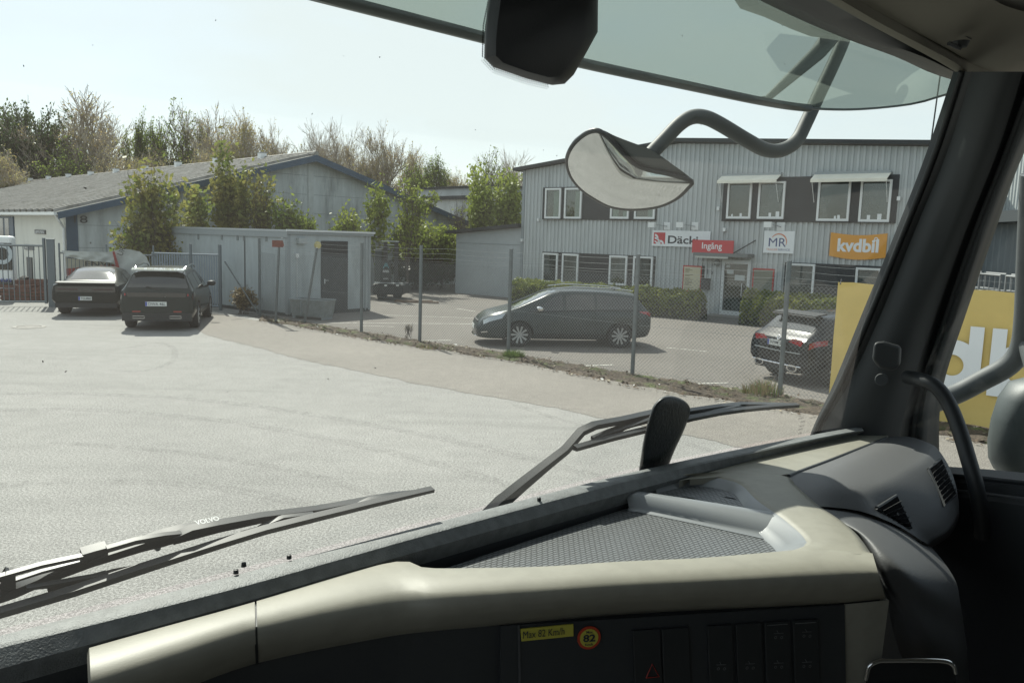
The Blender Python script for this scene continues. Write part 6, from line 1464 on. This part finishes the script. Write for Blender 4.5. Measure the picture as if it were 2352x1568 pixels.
# frame of outward plane for things on / outside the glass
gA, gB, gC = gb_[8], gb_[34], gt_[30]
gn = (gB-gA).cross(gC-gA).normalized()
if gn.dot(FX) < 0: gn = -gn
def og(u, v, o=0.0): return onp(u, v, gA+gn*o, gn)
random.seed(8); b = MB(); b2 = MB()
for k in range(60):
    u, v = random.uniform(20, 2050), random.uniform(30, 900); q = og(u, v, .004); s_ = random.uniform(.0004, .0011)
    a = random.uniform(0, 3.1); e1 = (LX*math.cos(a)+Z*math.sin(a))*s_*random.uniform(1, 2.6); e2 = (Z*math.cos(a)-LX*math.sin(a))*s_*.8
    (b if k % 2 else b2).add([q+e1, q+e2, q-e1*.7, q-e2], [(0, 1, 2, 3)])
gl_ = bpy.data.objects['windscreen']
for q_, c_ in ((b, (.12, .12, .11)), (b2, (.45, .45, .42))):
    o_s = q_.build('glass_specks', mat('speck_%d' % int(c_[0]*100), c_, .9), gl_); o_s['kind'] = 'stuff'
# ---------------- camera housing with dotted frit
hp_ = [(1128, -40), (1118, 30), (1113, 86), (1113, 134), (1134, 155), (1209, 181), (1268, 196), (1297, 193), (1318, 172), (1345, 125), (1373, 74), (1374, -40)]
P_ = [og(u, v, -.012) for u, v in hp_]
cc_ = sum(P_, Vector())/len(P_)
b = MB(); out0 = P_; tw_ = (CAM-cc_).normalized(); out1 = [cc_+(p-cc_)*.94+tw_*.03 for p in P_]; out2 = [cc_+(p-cc_)*.76+tw_*.05 for p in P_]
b.loft([out0, out1, out2], closed=True); b.f.append(tuple(range(len(b.v)-len(P_), len(b.v)))); b.mi.append(0)
hs_ = b.build('camera_housing', mat('housing_black', (.020, .023, .027), .55, bump=(500, .2, .001)), truck, smooth=50)
b = MB()
import itertools
for (x0, y0, x1, y1, w_) in ((1126, -10, 1112, 60, 16), (1112, 60, 1110, 135, 14), (1112, 135, 1135, 160, 14), (1135, 160, 1210, 186, 12), (1210, 186, 1262, 198, 8)):
    n = int(math.hypot(x1-x0, y1-y0)/5.2)
    for i in range(n):
        for j in range(3):
            u = x0+(x1-x0)*(i+.5*(j % 2))/n; v = y0+(y1-y0)*(i+.5*(j % 2))/n; L2 = math.hypot(x1-x0, y1-y0); nx, ny = -(y1-y0)/L2, (x1-x0)/L2
            if ny < 0 or (abs(ny) < .3 and nx > 0): nx, ny = -nx, -ny
            q = og(u+nx*(-2+j*4.6), v+ny*(-2+j*4.6), -.004); s_ = .0015*(1-.2*j)
            b.add([q+LX*s_, q+Z*s_, q-LX*s_, q-Z*s_], [(0, 1, 2, 3)])
b.build('frit_dots', m_seal, hs_)
# ---------------- lower black housing standing behind the ledge
hp_ = [(1462, 1110), (1470, 1062), (1478, 1005), (1492, 952), (1501, 928), (1518, 912), (1534, 907), (1558, 911), (1581, 925), (1587, 940), (1583, 958), (1566, 1002), (1544, 1042), (1524, 1110)]
P_ = [og(u, v, .02) for u, v in hp_]; cc_ = sum(P_, Vector())/len(P_)
tw_ = (CAM-cc_).normalized(); b = MB(); b.loft([[cc_+(p-cc_)*.86-tw_*.035 for p in P_], [cc_+(p-cc_)*.99-tw_*.03 for p in P_], [cc_+(p-cc_)*1.02-tw_*.010 for p in P_], [cc_+(p-cc_)*.97+tw_*.008 for p in P_], [cc_+(p-cc_)*.78+tw_*.018 for p in P_]], closed=True)
n = len(P_); b.f.append(tuple(range(len(b.v)-n, len(b.v)))); b.f.append(tuple(range(n))[::-1]); b.mi += [0, 0]
MBs = b.build('sensor_housing', mat('leather_black', (.022, .026, .028), .42, bump=(160, .5, .002)), truck, smooth=60)
md = MBs.modifiers.new('s', 'SUBSURF'); md.levels = md.render_levels = 2
# ---------------- wipers
def wp(pts, o=.05): return [og(u, v, o) for u, v in pts]
def flatbar(name, pts, w0, o=.05, mt=None, par=None, th=.006):
    P = wp(pts, o); ws = w0 if isinstance(w0, (list, tuple)) else [w0]*len(P)
    pr = [(p, w_) for p, w_ in zip(P, ws)]; L1 = []; L2 = []; L3 = []; L4 = []
    for i, (p, w_) in enumerate(pr):
        d = (P[min(i+1, len(P)-1)]-P[max(0, i-1)]).normalized(); s_ = gn.cross(d).normalized()*w_/2
        L1.append(p+s_*.7-gn*th*.5); L2.append(p+s_+gn*th*.6); L3.append(p-s_+gn*th*.6); L4.append(p-s_*.7-gn*th*.5)
    b = MB().loft([L1, L2, L3, L4, L1]); return b.build(name, mt or m_wiper, par, smooth=30)
wa = flatbar('wiper', [(-80, 1388), (-10, 1375), (30, 1358), (110, 1324), (208, 1289), (320, 1254), (372, 1238), (430, 1222), (520, 1203)], [.010, .010, .016, .014, .013, .015, .021, .019, .008], .058, par=truck, th=.012); wa['label'] = 'left wiper nearest the camera'
flatbar('wiper_bridge', [(395, 1240), (440, 1224), (500, 1210), (600, 1190), (729, 1173), (760, 1166), (850, 1148), (905, 1137), (960, 1130)], [.012, .019, .016, .013, .012, .010, .008, .006, .004], .050, par=wa, th=.010)
flatbar('arm_rod', [(-80, 1342), (0, 1325), (95, 1298), (190, 1278)], .006, .055, par=wa); flatbar('arm_rod', [(-80, 1362), (0, 1343), (95, 1313), (190, 1290)], .003, .055, par=wa)
flatbar('arm_joint', [(0, 1330), (16, 1334), (34, 1330)], .024, .058, par=wa, th=.012)
flatbar('washer_bracket', [(188, 1278), (215, 1270), (245, 1262)], .017, .060, par=wa, th=.012); flatbar('arm_rod', [(245, 1262), (310, 1243), (378, 1231), (430, 1226)], .008, .050, par=wa)
flatbar('blade_rubber', [(-80, 1432), (0, 1408), (170, 1358), (347, 1300), (500, 1251), (608, 1218), (720, 1190), (850, 1158), (994, 1124)], [.010, .010, .011, .011, .011, .010, .010, .009, .007], .028, mt=m_seal, par=wa, th=.010)
flatbar('blade_spine', [(-80, 1424), (0, 1401), (170, 1351), (347, 1293), (608, 1211), (850, 1152), (985, 1121)], .0028, .036, par=wa, mt=mat('wiper_steel', (.12, .14, .145), .3, metal=.7))
for pts in ([(60, 1350), (130, 1341), (215, 1326), (245, 1316)], [(110, 1356), (160, 1341), (215, 1326)], [(215, 1326), (260, 1315), (335, 1300)], [(590, 1216), (610, 1206), (650, 1190), (720, 1180)], [(515, 1246), (560, 1226), (600, 1213)], [(600, 1213), (660, 1200), (705, 1194)], [(815, 1163), (850, 1147), (905, 1137)]):
    flatbar('wiper_claw', pts, [.004]+[.007]*(len(pts)-2)+[.005], .040, par=wa, th=.006)
for u, v in ((34, 1352), (428, 1225), (362, 1258), (728, 1166), (610, 1210), (236, 1319), (905, 1139)):
    q = og(u, v, .066); MB().lathe([(0, .003), (.0035, .002), (.0042, -.002)], Matrix.Translation(q) @ (-gn).to_track_quat('Z', 'Y').to_matrix().to_4x4(), 12).build('rivet', mat('wiper_steel', (.12, .14, .145), .3, metal=.7), wa)
dvv = (og(501, 1203, .045)-og(447, 1220, .045)).normalized(); uvv = dvv.cross(gn)
if uvv.z < 0: uvv = -uvv
_ms = [(o_w, BVHTree.FromPolygons([wmat(o_w) @ q.co for q in o_w.data.vertices], [tuple(p.vertices) for p in o_w.data.polygons])) for o_w in [wa]+[c for c in wa.children if c.name.startswith('wiper_bridge')]]
_hs = []
for vv_ in range(1200, 1226, 2):
    for o_w, t_w in _ms:
        h = t_w.ray_cast(CAM, ray(474, vv_).normalized())
        if h[0] is not None: _hs.append((h[0], h[1] if h[1].dot(CAM-h[0]) > 0 else -h[1], h[3], vv_))
_lit = [q for q in _hs if q[1].dot(sdir) > .15]
_hs = _lit or _hs
if _hs:
    _hs.sort(key=lambda q: -(q[1].dot((CAM-q[0]).normalized()))); hp0, hn0 = _hs[0][0], _hs[0][1]
    rt_t = (dvv-hn0*dvv.dot(hn0)).normalized(); up_t = hn0.cross(rt_t); ln_t = (og(501, 1203, .045)-og(447, 1220, .045)).length
    mid_t = [q[0] for q in _hs if q[1].dot(hn0) > .9]; mid_t = sum(mid_t, Vector())/len(mid_t); mid_t = mid_t-hn0*(mid_t-hp0).dot(hn0)
    text('VOLVO', mid_t-rt_t*ln_t/2-up_t*.0042+hn0*.0045+(CAM-mid_t).normalized()*.006, rt_t, up_t, ln_t, .0084, mat('white_print', (.7, .72, .72), .5), wa, thick=.0, bold=.02)
wb_ = flatbar('wiper', [(1120, 1190), (1150, 1158), (1200, 1115), (1262, 1064), (1300, 1034), (1336, 992), (1366, 978), (1430, 966), (1500, 950), (1560, 942)], [.030, .028, .022, .016, .014, .014, .013, .012, .012, .010], .055, par=truck, th=.013); wb_['label'] = 'right wiper reaching toward the pillar'
flatbar('wiper_bridge', [(1362, 1007), (1390, 996), (1433, 980), (1470, 970), (1520, 956), (1589, 945), (1650, 936), (1701, 930), (1760, 929), (1825, 929)], [.006, .008, .009, .010, .012, .012, .012, .011, .008, .004], .050, par=wb_, th=.010)
flatbar('blade_rubber', [(1321, 1030), (1400, 1008), (1487, 987), (1589, 961), (1650, 949), (1700, 942), (1770, 935), (1832, 931)], .010, .028, mt=m_seal, par=wb_, th=.010)
flatbar('blade_spine', [(1323, 1024), (1400, 1002), (1487, 981), (1589, 955), (1700, 937), (1800, 931)], .0028, .036, mt=mat('wiper_steel', (.12, .14, .145), .3, metal=.7), par=wb_)
for pts in ([(1410, 1000), (1433, 984), (1495, 962)], [(1360, 1014), (1375, 1004), (1433, 984)], [(1600, 955), (1640, 944), (1700, 932)]): flatbar('wiper_claw', pts, .005, .040, par=wb_)
# small mirrored legend on the glass by the pillar
def gtxt(s_, u, v, w_, h_): return text(s_, og(u, v, -.002), -LX, Z, w_, h_, m_ink, truck, 'glass_legend', thick=0)
for k, (s_, u, v, w_) in enumerate((('VOLVO', 1846, 961, .026), ('LAMINATED', 1849, 969, .022), ('E11 43R', 1846, 979, .020), ('AS1 M24', 1844, 986, .022), ('SAFETY', 1842, 996, .018))): gtxt(s_, u, v, w_*.9, .0042)
# screws, dirt specks on the ledge
for u, v in ((542, 1318), (560, 1302), (664, 1284), (1238, 1150)):
    q = onz(u, v, CAM_Z-.42); MB().lathe([(0, .007), (.003, .006), (.0035, .001)], Matrix.Translation(q), 8).build('ledge_clip', m_seal, truck)
# ---------------- sun visor outside
vf = 1.02
def vis(u, v, f=vf): return onp(u, v, TR(0, f, 0), FX)
vb_ = [(300, -120), (770, 0), (1115, 88), (1340, 146), (1560, 193), (1750, 233), (1850, 248)]
VB = [vis(*p) for p in vb_] + [vis(1950, 252, 1.01), vis(2040, 246, .98), vis(2110, 236, .94), vis(2180, 215, .88), vis(2215, 208, .84)]
VB = resample(spline(VB, 6), 60)
VB = [TR(-.6, vf, VB[0].z-CAM_Z)] + VB
tops = [Vector((p.x, p.y, 0))-FX*max(0, min(.16, p.dot(FX)-.83))+Z*(CAM_Z+.50) for p in VB]
m_vis = bpy.data.materials.new('tinted_visor'); m_vis.use_nodes = True; nv = m_vis.node_tree
pv = nv.nodes['Principled BSDF']; pv.inputs['Base Color'].default_value = (.10, .14, .125, 1); pv.inputs['Roughness'].default_value = .35
tv = nv.nodes.new('ShaderNodeBsdfTransparent'); tv.inputs[0].default_value = (.36, .41, .38, 1); tl_ = nv.nodes.new('ShaderNodeBsdfTranslucent'); tl_.inputs[0].default_value = (.30, .36, .32, 1)
m1_ = nv.nodes.new('ShaderNodeMixShader'); m1_.inputs[0].default_value = .16; m2_ = nv.nodes.new('ShaderNodeMixShader'); m2_.inputs[0].default_value = .12
nv.links.new(tv.outputs[0], m1_.inputs[1]); nv.links.new(tl_.outputs[0], m1_.inputs[2]); nv.links.new(m1_.outputs[0], m2_.inputs[1]); nv.links.new(pv.outputs[0], m2_.inputs[2]); nv.links.new(m2_.outputs[0], nv.nodes['Material Output'].inputs[0])
vr = []
for j in range(7):
    t = j/6; vr.append([a.lerp(c, t)+FX*.035*math.sin(math.pi*t) for a, c in zip(VB, tops)])
visor = MB().loft(vr).build('sun_visor', m_vis, truck, smooth=80)
MB().tube(VB[:46], .009, 6).build('visor_edge', mat('edge_bar', (.10, .115, .115), .4, metal=.4), visor, smooth=60)
MB().tube(VB[45:], .003, 6).build('visor_rim', mat('edge_bar', (.10, .115, .115), .4, metal=.4), visor, smooth=60)
# antenna behind the pillar
aq = ond(2150, 225, 2.3); MB().tube([ond(2163, 150, 2.3), ond(2152, 228, 2.3), ond(2136, 345, 2.3)], .0022, 5).build('antenna', m_seal, truck)
# ---------------- front mirror on its arm
def fm(u, v, f): return onp(u, v, TR(0, f, 0), FX)
mir = MB().tube(spline([fm(1950, 40, 1.14), fm(1938, 90, 1.14), fm(1915, 145, 1.14), fm(1882, 215, 1.14), fm(1850, 285, 1.14), fm(1828, 325, 1.14), fm(1795, 345, 1.15), fm(1758, 344, 1.16), fm(1715, 322, 1.17), fm(1655, 286, 1.2), fm(1620, 270, 1.22), fm(1590, 269, 1.24), fm(1560, 286, 1.25), fm(1525, 322, 1.26), fm(1487, 362, 1.27)], 5), [.0175]*71, 14)
mir = mir.build('front_mirror', mat('mirror_arm_paint', (.05, .06, .06), .6), truck, smooth=60)
MB().tube([fm(1930, 55, 1.14), fm(1880, 120, 1.12), fm(1752, 236, 1.07)], [.026, .020, .007], 10).build('mirror_brace', mat('mirror_arm_paint', (.05, .06, .06), .6), mir, smooth=60)
MB().tube([fm(1752, 222, 1.06), fm(1752, 240, 1.06)], .006, 8).build('brace_bolt', m_seal, mir)
ap_ = [fm(u, v, 1.08) for u, v in ((1700, -60), (1745, 10), (1800, 30), (1860, 58), (1905, 76), (1945, 82), (1978, 60), (2010, -40))]
MB().prism(ap_, FX*.05).build('mirror_mount', mat('mirror_arm_paint', (.05, .06, .06), .6), mir)
# mirror head: rim loop on an inclined plane
mc = fm(1440, 392, 1.28); mn = Vector((-.34, -.62, -.70)).normalized()
rimp = [(1369, 300), (1348, 306), (1325, 324), (1310, 345), (1303, 369), (1309, 396), (1322, 418), (1342, 438), (1368, 455), (1396, 470), (1425, 477), (1453, 479), (1485, 477), (1514, 472), (1538, 463), (1560, 450), (1580, 430), (1588, 417), (1560, 406), (1527, 398), (1492, 391), (1462, 379), (1438, 359), (1418, 337), (1398, 317), (1383, 305)]
def closed_smooth(px):
    q = spline([(a, b_, 0) for a, b_ in px[-3:]+px+px[:3]], 3); k_ = 9; return [(p.x, p.y) for p in q[k_:k_+3*len(px)]]
rimp = closed_smooth(rimp)
RP = [onp(u, v, mc, mn) for u, v in rimp]
ce = sum(RP, Vector())/len(RP)
# convex mirror glass: fan with bulge
b = MB(); rings = []
for t in (1.0, .96, .85, .7, .55, .4, .25, .12, .02):
    rings.append([ce+(p-ce)*t+mn*.016*(1-t*t)+mn*.004 for p in RP])
b.loft(rings, closed=True); b.f.append(tuple(range(len(b.v)-len(RP), len(b.v)))); b.mi.append(0)
b.build('mirror_glass', mat('mirror_silver', (.64, .655, .65), .03, metal=1), mir, smooth=80)
MB().tube(RP+[RP[0], RP[1]], .0062, 8, cap=False).build('mirror_rim', m_wiper, mir, smooth=80)
# housing shell behind the glass: silhouette follows the photo's upper right outline
bp = [(1369, 296), (1346, 302), (1320, 320), (1306, 342), (1299, 370), (1305, 398), (1319, 422), (1340, 442), (1366, 459), (1396, 474), (1425, 481), (1453, 483), (1485, 481), (1516, 476), (1541, 466), (1564, 453), (1584, 434), (1590, 416), (1573, 399), (1548, 381), (1522, 362), (1494, 344), (1462, 332), (1435, 322), (1410, 312), (1388, 301)]
bp = closed_smooth(bp)
BP = [onp(u, v, mc-mn*.004, mn) for u, v in bp]
BP2 = [onp(u, v, mc-mn*.05, mn) for u, v in bp]; c2 = sum(BP2, Vector())/len(BP2)
b = MB(); b.loft([BP, [BP[i].lerp(BP2[i], .5)*1.0 for i in range(len(BP))], [c2+(p-c2)*.9 for p in BP2], [c2+(p-c2)*.6-mn*.025 for p in BP2]], closed=True)
b.f.append(tuple(range(len(b.v)-len(BP), len(b.v)))); b.mi.append(0)
# front lip ring between glass and shell edge
b.loft([[q-mn*.003 for q in RP], [q-mn*.001 for q in BP]], closed=True)
b.build('mirror_housing', mat('mirror_shell', (.075, .09, .09), .5, bump=(300, .3, .001)), mir, smooth=50)
# ---------------- side mirror and its arm outside the door
sm = MB().tube(spline([ond(2040, 960, 2.12), ond(2130, 930, 2.2), ond(2195, 905, 2.22), ond(2255, 874, 2.2), ond(2315, 840, 2.17), ond(2345, 800, 2.15), ond(2356, 730, 2.13), ond(2362, 600, 2.1), ond(2372, 400, 2.05)], 6), .028, 14).build('side_mirror', mat('mirror_arm_grey', (.10, .11, .112), .6), truck, smooth=60)
sh = []
for v, ul, ur in ((868, 2372, 2400), (885, 2332, 2460), (920, 2303, 2500), (970, 2284, 2520), (1020, 2275, 2525), (1060, 2277, 2520), (1085, 2290, 2500), (1098, 2320, 2460), (1102, 2370, 2420)):
    c = ond((ul+ur)/2, v, 2.05); hw = (ur-ul)/2/F_PX*2.05; ring = []
    for i in range(20):
        a = 2*math.pi*i/20; cx = abs(math.cos(a))**.6*math.copysign(1, math.cos(a)); sy_ = abs(math.sin(a))**.8*math.copysign(1, math.sin(a))
        ring.append(c+X*hw*cx+Y*(.07 if hw > .05 else .03)*sy_)
    sh.append(ring)
b = MB().loft(sh, closed=True); b.f.append(tuple(range(20))); b.f.append(tuple(range(len(b.v)-20, len(b.v)))[::-1]); b.mi += [0, 0]
b.build('mirror_housing', mat('mirror_shell', (.075, .09, .09), .5, bump=(300, .3, .001)), sm, smooth=60)
MB().tube([ond(2352, 770, 2.15), ond(2368, 820, 2.10), ond(2384, 880, 2.05)], .022, 10).build('mirror_bracket', mat('mirror_arm_grey', (.10, .11, .112), .6), sm, smooth=60)
# ---------------- dark console item with a chrome edge at the bottom
cn_ = thing('console_box', 'black box with a bright chrome edge at the lower right of the dash', 'console box', tuple(onz(2090, 1560, CAM_Z-.62)))
pts = [(1990, 1640), (1988, 1560), (1996, 1530), (2015, 1518), (2040, 1516), (2120, 1516), (2170, 1518), (2188, 1526), (2194, 1545), (2196, 1640)]
yy = onz(2090, 1530, CAM_Z-.60).y
P_ = [ond(u, v, yy) for u, v in pts]
MB().prism(P_, Vector((.03, .05, -.06))).build('box', mat('gloss_black_case', (.012, .014, .015), .25, coat=.6), cn_)
MB().tube(spline(P_[1:9], 4), .0035, 8).build('chrome_edge', m_chrome, cn_, smooth=60)
